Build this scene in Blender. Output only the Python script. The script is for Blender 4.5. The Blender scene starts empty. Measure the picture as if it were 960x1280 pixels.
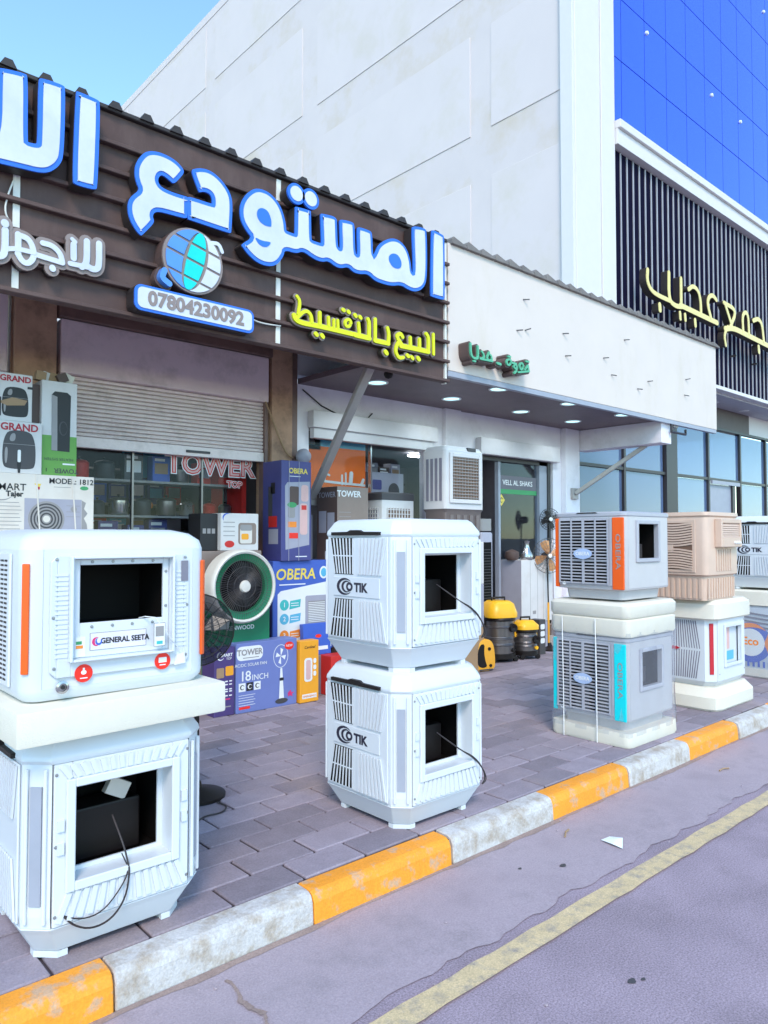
import bpy, bmesh, math, random
from mathutils import Vector, Matrix
from mathutils.geometry import tessellate_polygon
R = math.radians
PI = math.pi
random.seed(7)
scene = bpy.context.scene
C = scene.collection

# ------------------------------------------------------------------ camera
EYE = 1.85
cam_data = bpy.data.cameras.new('camera')
cam = bpy.data.objects.new('camera', cam_data)
C.objects.link(cam)
cam_data.sensor_fit = 'HORIZONTAL'
cam_data.sensor_width = 36.0
cam_data.lens = 34.5
cam_data.clip_start = 0.05
cam_data.clip_end = 3000
yaw = math.atan2(1020, 920)
pitch = math.atan2(32, 920)
cam.location = (0, 0, EYE)
cam.rotation_euler = (PI/2 + pitch, 0, yaw - PI/2)
scene.camera = cam
scene.render.resolution_x = 768
scene.render.resolution_y = 1024

# ------------------------------------------------------------------ sky, sun, exposure
SUN_DIR = Vector((-0.62, -0.80, 0.95)).normalized()        # towards the sun: over the road, behind the camera
world = bpy.data.worlds.new('World')
scene.world = world
world.use_nodes = True
wn = world.node_tree
sky = wn.nodes.new('ShaderNodeTexSky')
sky.sky_type = 'NISHITA'
sky.sun_disc = False
sky.sun_elevation = math.asin(SUN_DIR.z)
sky.sun_rotation = math.atan2(SUN_DIR.x, SUN_DIR.y)
sky.altitude = 0
sky.air_density = 1.0
sky.dust_density = 0.1
sky.ozone_density = 1.2
bg = wn.nodes['Background']
bg.inputs['Strength'].default_value = 0.15
tint = wn.nodes.new('ShaderNodeVectorMath'); tint.operation = 'MULTIPLY'
tint.inputs[1].default_value = (0.88, 1.05, 1.0)          # the whole sky leans to cyan, as in the photograph
wn.links.new(sky.outputs['Color'], tint.inputs[0])
wn.links.new(tint.outputs['Vector'], bg.inputs['Color'])
sun_data = bpy.data.lights.new('sun', 'SUN')
sun_data.energy = 1.0
sun_data.angle = R(18)
sun_data.color = (1.0, 0.86, 0.72)
sun = bpy.data.objects.new('sun', sun_data)
C.objects.link(sun)
sun.rotation_euler = SUN_DIR.to_track_quat('Z', 'Y').to_euler()
scene.view_settings.view_transform = 'Standard'
scene.view_settings.look = 'None'
scene.view_settings.gamma = 1.0
scene.view_settings.use_curve_mapping = False
scene.view_settings.exposure = 1.42

# ------------------------------------------------------------------ materials
M = {}
def mat(name, col, rough=0.5, metal=0.0, var=0.08, scale=6.0, bump=0.0, bscale=80.0, dirt=None, dirt_amt=0.5,
        dscale=3.0, dlo=0.5, dhi=0.7, spec=0.5, rand=0.0, coords='Object', emit=None, streak=0.0, island=False, grain=0.0, gscale=220.0):
    m = bpy.data.materials.new(name); m.use_nodes = True
    nt = m.node_tree; N = nt.nodes; L = nt.links
    p = N['Principled BSDF']
    p.inputs['Roughness'].default_value = rough
    p.inputs['Metallic'].default_value = metal
    p.inputs['Specular IOR Level'].default_value = spec
    if coords == 'World':
        g = N.new('ShaderNodeNewGeometry'); vec = g.outputs['Position']
    else:
        g = N.new('ShaderNodeTexCoord'); vec = g.outputs['Object']
    no = N.new('ShaderNodeTexNoise'); no.inputs['Scale'].default_value = scale; no.inputs['Detail'].default_value = 6
    no.inputs['Roughness'].default_value = 0.62
    L.new(vec, no.inputs['Vector'])
    mr = N.new('ShaderNodeMapRange'); mr.inputs['From Min'].default_value = 0.25; mr.inputs['From Max'].default_value = 0.75
    mr.inputs['To Min'].default_value = 1 - var; mr.inputs['To Max'].default_value = 1 + var
    L.new(no.outputs['Fac'], mr.inputs['Value'])
    mul = N.new('ShaderNodeVectorMath'); mul.operation = 'SCALE'
    mul.inputs[0].default_value = col[:3]
    L.new(mr.outputs['Result'], mul.inputs['Scale'])
    out = mul.outputs['Vector']
    if rand > 0:
        if island:
            gg = N.new('ShaderNodeNewGeometry'); rv = gg.outputs['Random Per Island']
        else:
            oi = N.new('ShaderNodeObjectInfo'); rv = oi.outputs['Random']
        m2 = N.new('ShaderNodeMapRange'); m2.inputs['To Min'].default_value = 1 - rand; m2.inputs['To Max'].default_value = 1 + rand
        L.new(rv, m2.inputs['Value'])
        s2 = N.new('ShaderNodeVectorMath'); s2.operation = 'SCALE'
        L.new(out, s2.inputs[0]); L.new(m2.outputs['Result'], s2.inputs['Scale']); out = s2.outputs['Vector']
    if dirt is not None:
        dn = N.new('ShaderNodeTexNoise'); dn.inputs['Scale'].default_value = dscale; dn.inputs['Detail'].default_value = 8
        dn.inputs['Roughness'].default_value = 0.68
        if streak:
            mp = N.new('ShaderNodeMapping'); mp.inputs['Scale'].default_value = (1, 1, streak)
            L.new(vec, mp.inputs['Vector']); L.new(mp.outputs['Vector'], dn.inputs['Vector'])
        else:
            L.new(vec, dn.inputs['Vector'])
        dr = N.new('ShaderNodeMapRange'); dr.inputs['From Min'].default_value = dlo; dr.inputs['From Max'].default_value = dhi
        dr.inputs['To Max'].default_value = dirt_amt
        L.new(dn.outputs['Fac'], dr.inputs['Value'])
        mx = N.new('ShaderNodeMix'); mx.data_type = 'RGBA'
        mx.inputs[7].default_value = (*dirt[:3], 1)
        L.new(dr.outputs['Result'], mx.inputs[0]); L.new(out, mx.inputs[6]); out = mx.outputs[2]
    if grain > 0:
        gn = N.new('ShaderNodeTexNoise'); gn.inputs['Scale'].default_value = gscale; gn.inputs['Detail'].default_value = 3
        gn.inputs['Roughness'].default_value = 0.7
        L.new(vec, gn.inputs['Vector'])
        g2 = N.new('ShaderNodeMapRange'); g2.inputs['From Min'].default_value = 0.3; g2.inputs['From Max'].default_value = 0.7
        g2.inputs['To Min'].default_value = 1 - grain; g2.inputs['To Max'].default_value = 1 + grain
        L.new(gn.outputs['Fac'], g2.inputs['Value'])
        s3 = N.new('ShaderNodeVectorMath'); s3.operation = 'SCALE'
        L.new(out, s3.inputs[0]); L.new(g2.outputs['Result'], s3.inputs['Scale']); out = s3.outputs['Vector']
    L.new(out, p.inputs['Base Color'])
    if bump > 0:
        bn = N.new('ShaderNodeTexNoise'); bn.inputs['Scale'].default_value = bscale; bn.inputs['Detail'].default_value = 5
        L.new(vec, bn.inputs['Vector'])
        b = N.new('ShaderNodeBump'); b.inputs['Strength'].default_value = bump; b.inputs['Distance'].default_value = 0.01
        L.new(bn.outputs['Fac'], b.inputs['Height']); L.new(b.outputs['Normal'], p.inputs['Normal'])
    if emit:
        p.inputs['Emission Color'].default_value = (*emit[:3], 1); p.inputs['Emission Strength'].default_value = emit[3]
    M[name] = m
    return m

def glass(name, tint=(0.9, 0.95, 1.0), refl=0.08, rough=0.02, body=None, body_amt=0.0):
    m = bpy.data.materials.new(name); m.use_nodes = True
    nt = m.node_tree; N = nt.nodes; L = nt.links
    N.remove(N['Principled BSDF'])
    o = N['Material Output']
    t = N.new('ShaderNodeBsdfTransparent'); t.inputs['Color'].default_value = (*tint, 1)
    g = N.new('ShaderNodeBsdfGlossy'); g.inputs['Roughness'].default_value = rough; g.inputs['Color'].default_value = (0.9, 0.95, 1, 1)
    lw = N.new('ShaderNodeLayerWeight'); lw.inputs['Blend'].default_value = 0.5
    pw = N.new('ShaderNodeMath'); pw.operation = 'POWER'; pw.inputs[1].default_value = 4.0
    L.new(lw.outputs['Facing'], pw.inputs[0])
    ad = N.new('ShaderNodeMath'); ad.operation = 'MULTIPLY_ADD'; ad.inputs[1].default_value = 0.9; ad.inputs[2].default_value = 0.03 + refl; ad.use_clamp = True
    L.new(pw.outputs['Value'], ad.inputs[0])
    mx = N.new('ShaderNodeMixShader')
    base = t.outputs['BSDF']
    if body is not None:
        d = N.new('ShaderNodeBsdfDiffuse'); d.inputs['Color'].default_value = (*body, 1)
        mb = N.new('ShaderNodeMixShader'); mb.inputs[0].default_value = body_amt
        L.new(t.outputs['BSDF'], mb.inputs[1]); L.new(d.outputs['BSDF'], mb.inputs[2]); base = mb.outputs['Shader']
    L.new(ad.outputs['Value'], mx.inputs[0]); L.new(base, mx.inputs[1]); L.new(g.outputs['BSDF'], mx.inputs[2])
    L.new(mx.outputs['Shader'], o.inputs['Surface'])
    M[name] = m
    return m

mat('asphalt', (0.325, 0.252, 0.298), 0.9, var=0.20, scale=1.3, bump=0.30, bscale=200, dirt=(0.17, 0.135, 0.15), dirt_amt=0.7, dscale=1.4, dlo=0.52, dhi=0.80, grain=0.42, gscale=115, coords='World')
mat('gutter', (0.385, 0.308, 0.342), 0.85, var=0.16, scale=2.2, bump=0.2, bscale=120, dirt=(0.22, 0.185, 0.20), dirt_amt=0.75, dscale=2.2, dlo=0.5, dhi=0.74, grain=0.16, gscale=110, coords='World')
mat('line_paint', (0.62, 0.47, 0.27), 0.8, var=0.10, scale=9, bump=0.25, bscale=150, dirt=(0.26, 0.23, 0.22), dirt_amt=0.8, dscale=14, dlo=0.48, dhi=0.70, grain=0.22, gscale=130, coords='World')
mat('kerb_orange', (0.88, 0.32, 0.022), 0.6, var=0.10, scale=5, bump=0.25, bscale=70, dirt=(0.50, 0.36, 0.26), dirt_amt=0.8, dscale=8, dlo=0.53, dhi=0.63, grain=0.12, gscale=90, coords='World')
mat('kerb_white', (0.56, 0.53, 0.52), 0.7, var=0.08, scale=5, bump=0.45, bscale=60, dirt=(0.36, 0.28, 0.21), dirt_amt=0.8, dscale=11, dlo=0.44, dhi=0.64, grain=0.14, gscale=90, coords='World')
mat('mortar', (0.06, 0.048, 0.062), 0.95, coords='World')
mat('paver', (0.275, 0.228, 0.268), 0.8, var=0.13, scale=7, bump=0.3, bscale=110, rand=0.22, grain=0.14, gscale=90, dirt=(0.35, 0.265, 0.25), dirt_amt=0.5, dscale=1.1, dlo=0.52, dhi=0.66, coords='World')
mat('paver_far', (0.275, 0.228, 0.268), 0.8, var=0.13, scale=7, bump=0.3, bscale=110, rand=0.22, grain=0.14, gscale=90, island=True, dirt=(0.35, 0.265, 0.25), dirt_amt=0.5, dscale=1.1, dlo=0.52, dhi=0.66, coords='World')
mat('dust', (0.30, 0.215, 0.19), 0.95, var=0.15, scale=8, grain=0.2, gscale=90, coords='World')
mat('ground', (0.24, 0.21, 0.18), 0.95, coords='World')
mat('render_white', (0.665, 0.585, 0.585), 0.75, var=0.03, scale=0.8, bump=0.08, bscale=25, dirt=(0.58, 0.51, 0.42), dirt_amt=0.5, dscale=0.55, dlo=0.52, dhi=0.7, coords='World')
mat('beam_white', (0.645, 0.567, 0.567), 0.75, var=0.04, scale=0.9, bump=0.1, bscale=25, dirt=(0.56, 0.46, 0.35), dirt_amt=0.75, dscale=0.6, dlo=0.5, dhi=0.7, coords='World')
mat('panel_white', (0.70, 0.655, 0.65), 0.45, var=0.02, coords='World')
mat('fascia_white', (0.69, 0.598, 0.545), 0.6, var=0.03, scale=2, bump=0.06, bscale=40, dirt=(0.58, 0.49, 0.37), dirt_amt=0.6, dscale=1.7, dlo=0.52, dhi=0.78, streak=0.35, coords='World')
mat('wall_white', (0.80, 0.76, 0.82), 0.7, var=0.04, scale=3, bump=0.08, bscale=40, dirt=(0.48, 0.45, 0.46), dirt_amt=0.45, dscale=2.2, dlo=0.52, dhi=0.74, coords='World')
mat('wall_brown', (0.46, 0.275, 0.185), 0.8, var=0.22, scale=5, bump=0.3, bscale=60, dirt=(0.10, 0.06, 0.045), dirt_amt=0.6, dscale=4, dlo=0.5, dhi=0.7, coords='World')
mat('brown_metal', (0.19, 0.11, 0.095), 0.45, var=0.15, scale=4, bump=0.05, dirt=(0.07, 0.042, 0.038), dirt_amt=0.6, dscale=3, dlo=0.5, dhi=0.7, coords='World')
mat('cladding', (0.098, 0.060, 0.055), 0.62, spec=0.25, var=0.18, scale=1.6, bump=0.06, bscale=30, dirt=(0.17, 0.115, 0.105), dirt_amt=0.5, dscale=3.0, dlo=0.5, dhi=0.75, streak=0.25, coords='World')
mat('roof_dark', (0.035, 0.026, 0.026), 0.6, coords='World')
mat('roof_grey', (0.19, 0.165, 0.155), 0.7, var=0.2, scale=6, coords='World')
mat('shutter', (0.80, 0.68, 0.66), 0.5, var=0.07, scale=3, metal=0.1, dirt=(0.24, 0.18, 0.16), dirt_amt=0.5, dscale=3, dlo=0.5, dhi=0.72, coords='World')
mat('shutter_hood', (0.76, 0.60, 0.63), 0.5, var=0.06, scale=3, dirt=(0.22, 0.17, 0.16), dirt_amt=0.5, dscale=2, dlo=0.5, dhi=0.72, coords='World')
mat('shutter_white', (0.60, 0.57, 0.60), 0.5, var=0.05, dirt=(0.4, 0.35, 0.33), dirt_amt=0.4, coords='World')
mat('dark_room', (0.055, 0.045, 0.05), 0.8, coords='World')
mat('room_grey', (0.15, 0.145, 0.17), 0.8, coords='World')
mat('ceiling_plank', (0.145, 0.105, 0.125), 0.55, var=0.12, scale=3, coords='World')
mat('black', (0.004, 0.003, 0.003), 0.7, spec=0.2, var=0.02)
mat('black_plastic', (0.011, 0.008, 0.008), 0.45, spec=0.3, var=0.05)
mat('dark_grey', (0.06, 0.055, 0.06), 0.5)
mat('frame_dark', (0.035, 0.032, 0.038), 0.4, coords='World')
mat('letter_blue', (0.030, 0.16, 0.72), 0.35, var=0.03)
mat('letter_white', (0.63, 0.64, 0.70), 0.18, var=0.03, scale=3, dirt=(0.50, 0.53, 0.64), dirt_amt=0.5, dscale=2.5, dlo=0.45, dhi=0.62, coords='World')
mat('letter_side', (0.030, 0.022, 0.022), 0.5)
mat('taupe', (0.26, 0.20, 0.185), 0.5, var=0.06)
mat('neon_yellow', (0.72, 0.76, 0.005), 0.5, var=0.04)
mat('olive_edge', (0.050, 0.042, 0.030), 0.5)
mat('sign_green', (0.10, 0.42, 0.25), 0.5)
mat('sign_brown', (0.10, 0.060, 0.055), 0.55)
mat('gold', (0.80, 0.66, 0.25), 0.4, var=0.05)
mat('globe_blue', (0.09, 0.27, 0.75), 0.3)
mat('globe_teal', (0.0, 0.62, 0.62), 0.3)
mat('batten', (0.72, 0.70, 0.66), 0.6, coords='World')
mat('strut', (0.40, 0.37, 0.36), 0.5, metal=0.2, var=0.1, dirt=(0.28, 0.2, 0.16), dirt_amt=0.5)
mat('plastic_white', (0.66, 0.69, 0.735), 0.32, var=0.02, scale=3, dirt=(0.62, 0.62, 0.62), dirt_amt=0.25, dscale=6, dlo=0.55, dhi=0.75)
mat('plastic_white2', (0.62, 0.65, 0.70), 0.35, var=0.02, scale=3, dirt=(0.56, 0.55, 0.55), dirt_amt=0.3, dscale=6, dlo=0.55, dhi=0.75)
mat('foam', (0.72, 0.675, 0.585), 0.9, var=0.03, scale=20, bump=0.25, bscale=160, dirt=(0.66, 0.60, 0.48), dirt_amt=0.5, dscale=5, dlo=0.52, dhi=0.72)
mat('strip_grey', (0.33, 0.35, 0.42), 0.45, var=0.06)
mat('screw', (0.35, 0.35, 0.36), 0.4, metal=0.7)
mat('orange_trim', (0.86, 0.105, 0.003), 0.4, var=0.03)
mat('cyan_trim', (0.0, 0.66, 0.72), 0.4, var=0.03)
mat('red_trim', (0.50, 0.010, 0.025), 0.4, var=0.03)
mat('grey_plastic', (0.52, 0.50, 0.51), 0.4, var=0.04)
mat('grey_slat', (0.40, 0.40, 0.45), 0.4, var=0.04)
mat('grey_cool', (0.58, 0.56, 0.58), 0.4, var=0.04)
mat('beige_plastic', (0.62, 0.445, 0.35), 0.45, var=0.05)
mat('beige_dark', (0.16, 0.09, 0.06), 0.6)
mat('tank_brown', (0.16, 0.125, 0.12), 0.5)
mat('logo_dark', (0.020, 0.018, 0.04), 0.4)
mat('logo_blue', (0.40, 0.50, 0.72), 0.35, var=0.02)
mat('sticker_red', (0.85, 0.025, 0.012), 0.4)
mat('sticker_lilac', (0.72, 0.68, 0.78), 0.4)
mat('print_white', (0.78, 0.78, 0.78), 0.5, var=0.02)
mat('print_black', (0.018, 0.016, 0.018), 0.5)
mat('print_grey', (0.30, 0.28, 0.28), 0.5)
mat('print_red', (0.42, 0.012, 0.030), 0.5)
mat('print_green', (0.13, 0.33, 0.06), 0.5)
mat('print_leaf', (0.05, 0.30, 0.11), 0.5)
mat('print_yellow', (0.80, 0.60, 0.10), 0.5)
mat('print_blue', (0.045, 0.11, 0.50), 0.5)
mat('print_sky', (0.10, 0.42, 0.62), 0.5)
mat('print_teal', (0.05, 0.45, 0.45), 0.5)
mat('print_orange', (0.85, 0.25, 0.03), 0.5)
mat('print_pink', (0.68, 0.42, 0.40), 0.5)
mat('print_magenta', (0.65, 0.03, 0.16), 0.5)
mat('card_white', (0.66, 0.63, 0.62), 0.6, var=0.05, scale=4, dirt=(0.52, 0.44, 0.40), dirt_amt=0.4)
mat('card_cream', (0.70, 0.64, 0.58), 0.6, var=0.05, scale=4, dirt=(0.55, 0.45, 0.38), dirt_amt=0.4)
mat('card_blue', (0.055, 0.115, 0.46), 0.5, var=0.06)
mat('card_navy', (0.060, 0.060, 0.21), 0.5, var=0.08)
mat('card_periwinkle', (0.155, 0.195, 0.46), 0.5, var=0.05)
mat('card_purple', (0.070, 0.042, 0.17), 0.5, var=0.06)
mat('card_orange', (0.86, 0.36, 0.02), 0.5, var=0.04)
mat('card_brown', (0.095, 0.058, 0.050), 0.55, var=0.08)
mat('card_taupe', (0.26, 0.195, 0.165), 0.55, var=0.08)
mat('card_kraft', (0.36, 0.23, 0.13), 0.7, var=0.08)
mat('card_lilac', (0.36, 0.35, 0.42), 0.6, var=0.06)
mat('card_grey', (0.20, 0.19, 0.24), 0.6, var=0.06)
mat('card_red', (0.60, 0.025, 0.02), 0.5)
mat('fan_green', (0.012, 0.19, 0.085), 0.4, var=0.05)
mat('fan_cream', (0.66, 0.62, 0.56), 0.4)
mat('fan_smoke', (0.030, 0.028, 0.030), 0.3)
mat('copper_blade', (0.62, 0.30, 0.13), 0.35, metal=0.2)
mat('steel', (0.50, 0.48, 0.48), 0.22, metal=0.9, var=0.1)
mat('steel_dark', (0.22, 0.20, 0.20), 0.3, metal=0.85, var=0.1)
mat('vac_yellow', (0.88, 0.46, 0.015), 0.35, var=0.03)
mat('tool_yellow', (0.80, 0.38, 0.03), 0.4, var=0.05)
mat('banner_orange', (0.95, 0.16, 0.004), 0.6, var=0.04)
mat('shelf_board', (0.30, 0.27, 0.25), 0.5)
mat('paper', (0.80, 0.84, 0.84), 0.7)
mat('cord', (0.030, 0.022, 0.024), 0.5)
mat('cord_white', (0.7, 0.7, 0.7), 0.5)
mat('lamp_cyan', (0.8, 0.95, 0.95), 0.4, emit=(0.50, 0.95, 1.0, 0.5))
mat('lamp_tube', (0.9, 0.95, 1.0), 0.4, emit=(0.9, 0.96, 1.0, 14.0))
mat('lamp_rim', (0.7, 0.7, 0.72), 0.4)
mat('fin', (0.42, 0.42, 0.47), 0.6, metal=0.0, coords='World')
mat('fin_back', (0.007, 0.006, 0.022), 0.9, spec=0.05, coords='World')
mat('curtain_blue', (0.085, 0.19, 0.95), 0.06, metal=0.72, var=0.05, scale=0.25, coords='World')
mat('curtain_joint', (0.012, 0.02, 0.16), 0.4, coords='World')
mat('soffit', (0.50, 0.49, 0.53), 0.6, coords='World')
mat('stone_brown', (0.095, 0.07, 0.07), 0.5, var=0.12, coords='World')
mat('leaf', (0.05, 0.10, 0.02), 0.6)
glass('glass_clear', (0.92, 0.93, 0.94), -0.022)
glass('glass_blue', (0.34, 0.42, 0.56), 0.03, body=(0.165, 0.245, 0.43), body_amt=0.62)
glass('glass_door', (0.80, 0.84, 0.88), -0.01)
glass('film', (0.97, 0.98, 0.99), 0.02, rough=0.22, body=(0.70, 0.72, 0.78), body_amt=0.10)
glass('bag_wrap', (0.93, 0.95, 0.97), 0.03, rough=0.25, body=(0.70, 0.74, 0.82), body_amt=0.14)
glass('smoke_clear', (0.24, 0.23, 0.25), 0.03, rough=0.1)

# ------------------------------------------------------------------ mesh helpers
def convex(p):
    sg = 0; n = len(p)
    for i in range(n):
        a, b, c = p[i-2], p[i-1], p[i]
        k = (b[0]-a[0])*(c[1]-b[1]) - (b[1]-a[1])*(c[0]-b[0])
        if abs(k) < 1e-12: continue
        if sg and (k > 0) != (sg > 0): return False
        sg = k
    return True
class MB:
    def __init__(s): s.v = []; s.f = []
    def add(s, verts, faces):
        o = len(s.v); s.v += [tuple(v) for v in verts]; s.f += [tuple(i + o for i in f) for f in faces]; return s
    def box(s, x0, x1, y0, y1, z0, z1):
        return s.add([(x0,y0,z0),(x1,y0,z0),(x1,y1,z0),(x0,y1,z0),(x0,y0,z1),(x1,y0,z1),(x1,y1,z1),(x0,y1,z1)],
                     [(0,3,2,1),(4,5,6,7),(0,1,5,4),(1,2,6,5),(2,3,7,6),(3,0,4,7)])
    def obox(s, c, size, m):
        b = MB().box(-size[0]/2, size[0]/2, -size[1]/2, size[1]/2, -size[2]/2, size[2]/2)
        return s.add([Vector(c) + m @ Vector(v) for v in b.v], b.f)
    def bar(s, p0, p1, w, t, upv=(0,0,1)):
        p0 = Vector(p0); p1 = Vector(p1); d = p1 - p0; L = d.length; d.normalize()
        a = d.cross(Vector(upv))
        if a.length < 1e-5: a = d.cross(Vector((1,0,0)))
        a.normalize(); b = a.cross(d)
        m = Matrix((a, b, d)).transposed()
        return s.obox((p0 + p1)/2, (w, t, L), m)
    def prism(s, poly, d0, d1, plane='xz'):
        n = len(poly)
        f = {'xz': lambda a, b, d: (a, d, b), 'yz': lambda a, b, d: (d, a, b), 'xy': lambda a, b, d: (a, b, d)}[plane]
        vs = [f(a, b, d0) for a, b in poly] + [f(a, b, d1) for a, b in poly]
        if convex(poly): caps = [tuple(range(n)), tuple(range(2*n - 1, n - 1, -1))]
        else:
            tr = tessellate_polygon([[Vector((a, b, 0)) for a, b in poly]])
            caps = [tuple(q) for q in tr] + [tuple(n + i for i in reversed(q)) for q in tr]
        fs = caps + [(i, n + i, n + (i+1) % n, (i+1) % n) for i in range(n)]
        return s.add(vs, fs)
    def tube(s, pts, r, n=8, closed=False, cap=True):
        pts = [Vector(p) for p in pts]; k = len(pts); vs = []
        prev = None
        for i, p in enumerate(pts):
            if closed: t = pts[(i+1) % k] - pts[i-1]
            else: t = pts[min(i+1, k-1)] - pts[max(i-1, 0)]
            t.normalize()
            if prev is None:
                a = t.cross(Vector((0,0,1)))
                if a.length < 1e-3: a = t.cross(Vector((1,0,0)))
            else: a = prev - t * prev.dot(t)
            a.normalize(); prev = a; b = t.cross(a)
            rr = r[i] if isinstance(r, (list, tuple)) else r
            vs += [p + (a*math.cos(2*PI*j/n) + b*math.sin(2*PI*j/n))*rr for j in range(n)]
        fs = []
        for i in range(k if closed else k-1):
            i2 = (i+1) % k
            fs += [(i*n+j, i*n+(j+1) % n, i2*n+(j+1) % n, i2*n+j) for j in range(n)]
        if not closed and cap: fs += [tuple(range(n-1, -1, -1)), tuple((k-1)*n+j for j in range(n))]
        return s.add(vs, fs)
    def lathe(s, prof, n=24, c=(0,0,0), axis='z', cap=True):
        f = {'z': lambda r, h, a: (r*math.cos(a), r*math.sin(a), h), 'y': lambda r, h, a: (r*math.cos(a), h, r*math.sin(a)),
             'x': lambda r, h, a: (h, r*math.cos(a), r*math.sin(a))}[axis]
        vs = []
        for r, h in prof:
            for j in range(n):
                v = f(r, h, 2*PI*j/n); vs.append((v[0]+c[0], v[1]+c[1], v[2]+c[2]))
        fs = []
        for i in range(len(prof)-1):
            fs += [(i*n+j, i*n+(j+1) % n, (i+1)*n+(j+1) % n, (i+1)*n+j) for j in range(n)]
        if cap:
            if prof[0][0] > 1e-4: fs.append(tuple(range(n-1, -1, -1)))
            if prof[-1][0] > 1e-4: fs.append(tuple((len(prof)-1)*n+j for j in range(n)))
        return s.add(vs, fs)
    def ring_loft(s, levels, n=2, skip=(), bottom=True, top=True):
        # levels: (z, hx, hy, corner); skip: (side, z_low, z_high), side 0 front(-y) 1 right 2 back 3 left
        vs = []; k = 4*n
        for z, hx, hy, c in levels:
            for ci, (sx, sy, a0) in enumerate(((-1,-1,180),(1,-1,270),(1,1,0),(-1,1,90))):
                for j in range(n):
                    a = R(a0 + 90*j/(n-1))
                    vs.append((sx*(hx-c) + c*math.cos(a), sy*(hy-c) + c*math.sin(a), z))
        fs = []
        for i in range(len(levels)-1):
            for j in range(k):
                if any(j == (sd+1)*n-1 and levels[i][0] >= zl-1e-4 and levels[i+1][0] <= zh+1e-4 for sd, zl, zh in skip): continue
                fs.append((i*k+j, i*k+(j+1) % k, (i+1)*k+(j+1) % k, (i+1)*k+j))
        if bottom: fs.append(tuple(range(k-1, -1, -1)))
        if top: fs.append(tuple((len(levels)-1)*k+j for j in range(k)))
        return s.add(vs, fs)
    def holed(s, x0, x1, z0, z1, a0, a1, b0, b1, y0, y1):
        s.box(x0, a0, y0, y1, z0, z1); s.box(a1, x1, y0, y1, z0, z1)
        s.box(a0, a1, y0, y1, z0, b0); s.box(a0, a1, y0, y1, b1, z1); return s
    def turn(s, m):
        s.v = [tuple(m @ Vector(v)) for v in s.v]; return s
    def build(s, name, mt, parent=None, bevel=0, seg=2, smooth=None, kind=None, loc=None, rot=None, normals=True):
        me = bpy.data.meshes.new(name)
        me.from_pydata(s.v, [], s.f)
        if bevel or normals:
            bm = bmesh.new(); bm.from_mesh(me)
            if normals: bmesh.ops.recalc_face_normals(bm, faces=bm.faces)
            if bevel:
                es = [e for e in bm.edges if len(e.link_faces) == 2 and e.calc_face_angle(0) > R(35)]
                bmesh.ops.bevel(bm, geom=es, offset=bevel, segments=seg, affect='EDGES', profile=0.6, clamp_overlap=True)
            bm.to_mesh(me); bm.free()
        if smooth:
            me.polygons.foreach_set('use_smooth', [True]*len(me.polygons))
            me.set_sharp_from_angle(angle=R(smooth))
        me.materials.append(M[mt])
        o = bpy.data.objects.new(name, me); C.objects.link(o)
        if parent is not None: o.parent = parent
        if loc: o.location = loc
        if rot: o.rotation_euler = rot
        if kind: o['kind'] = kind
        return o

def tag(o, label, cat, group=None):
    o['label'] = label; o['category'] = cat
    if group: o['group'] = group
    return o
def thing(name, label, cat, loc=(0,0,0), rz=0.0, group=None):
    o = bpy.data.objects.new(name, None); C.objects.link(o); o.empty_display_size = 0.1
    o.location = loc; o.rotation_euler = (0, 0, rz)
    return tag(o, label, cat, group)
def structure(o): o['kind'] = 'structure'; return o
def box(name, mt, parent, x0, x1, y0, y1, z0, z1, bevel=0, **k):
    return MB().box(x0, x1, y0, y1, z0, z1).build(name, mt, parent, bevel=bevel, **k)

FRONT = (PI/2, 0, 0)
LEFT = (PI/2, 0, -PI/2)
def text(s, size, mt, parent, loc, rot=FRONT, bold=0.0, ext=0.0008, align='CENTER', sx=1.0, name='lettering', res=3, shear=0.0):
    cu = bpy.data.curves.new('t', 'FONT'); cu.body = s; cu.size = size; cu.extrude = ext; cu.offset = bold
    cu.align_x = align; cu.align_y = 'CENTER'; cu.resolution_u = res; cu.shear = shear
    t = bpy.data.objects.new('t', cu)
    me = bpy.data.meshes.new_from_object(t)
    bpy.data.objects.remove(t); bpy.data.curves.remove(cu)
    me.name = name; me.materials.clear(); me.materials.append(M[mt])
    o = bpy.data.objects.new(name, me); C.objects.link(o)
    o.parent = parent; o.location = loc; o.rotation_euler = rot; o.scale = (sx, 1, 1)
    return o
def chaikin(p, it=2, closed=True):
    for _ in range(it):
        q = []; n = len(p)
        rng = range(n) if closed else range(n-1)
        if not closed: q.append(p[0])
        for i in rng:
            a, b = p[i], p[(i+1) % n]
            q += [(a[0]*.75+b[0]*.25, a[1]*.75+b[1]*.25), (a[0]*.25+b[0]*.75, a[1]*.25+b[1]*.75)]
        if not closed: q.append(p[-1])
        p = q
    return p
def area(p): return sum(p[i-1][0]*p[i][1]-p[i][0]*p[i-1][1] for i in range(len(p)))/2
def inset(p, d):
    sgn = 1 if area(p) > 0 else -1; out = []; n = len(p)
    for i in range(n):
        a, b, c = Vector(p[i-1]), Vector(p[i]), Vector(p[(i+1) % n])
        e1 = (b-a).normalized(); e2 = (c-b).normalized()
        n1 = Vector((-e1.y, e1.x))*sgn; n2 = Vector((-e2.y, e2.x))*sgn
        m = n1+n2
        if m.length < 1e-4: m = n1
        m.normalize(); k = d/max(0.5, m.dot(n1)); out.append(tuple(b+m*k))
    return out
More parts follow.
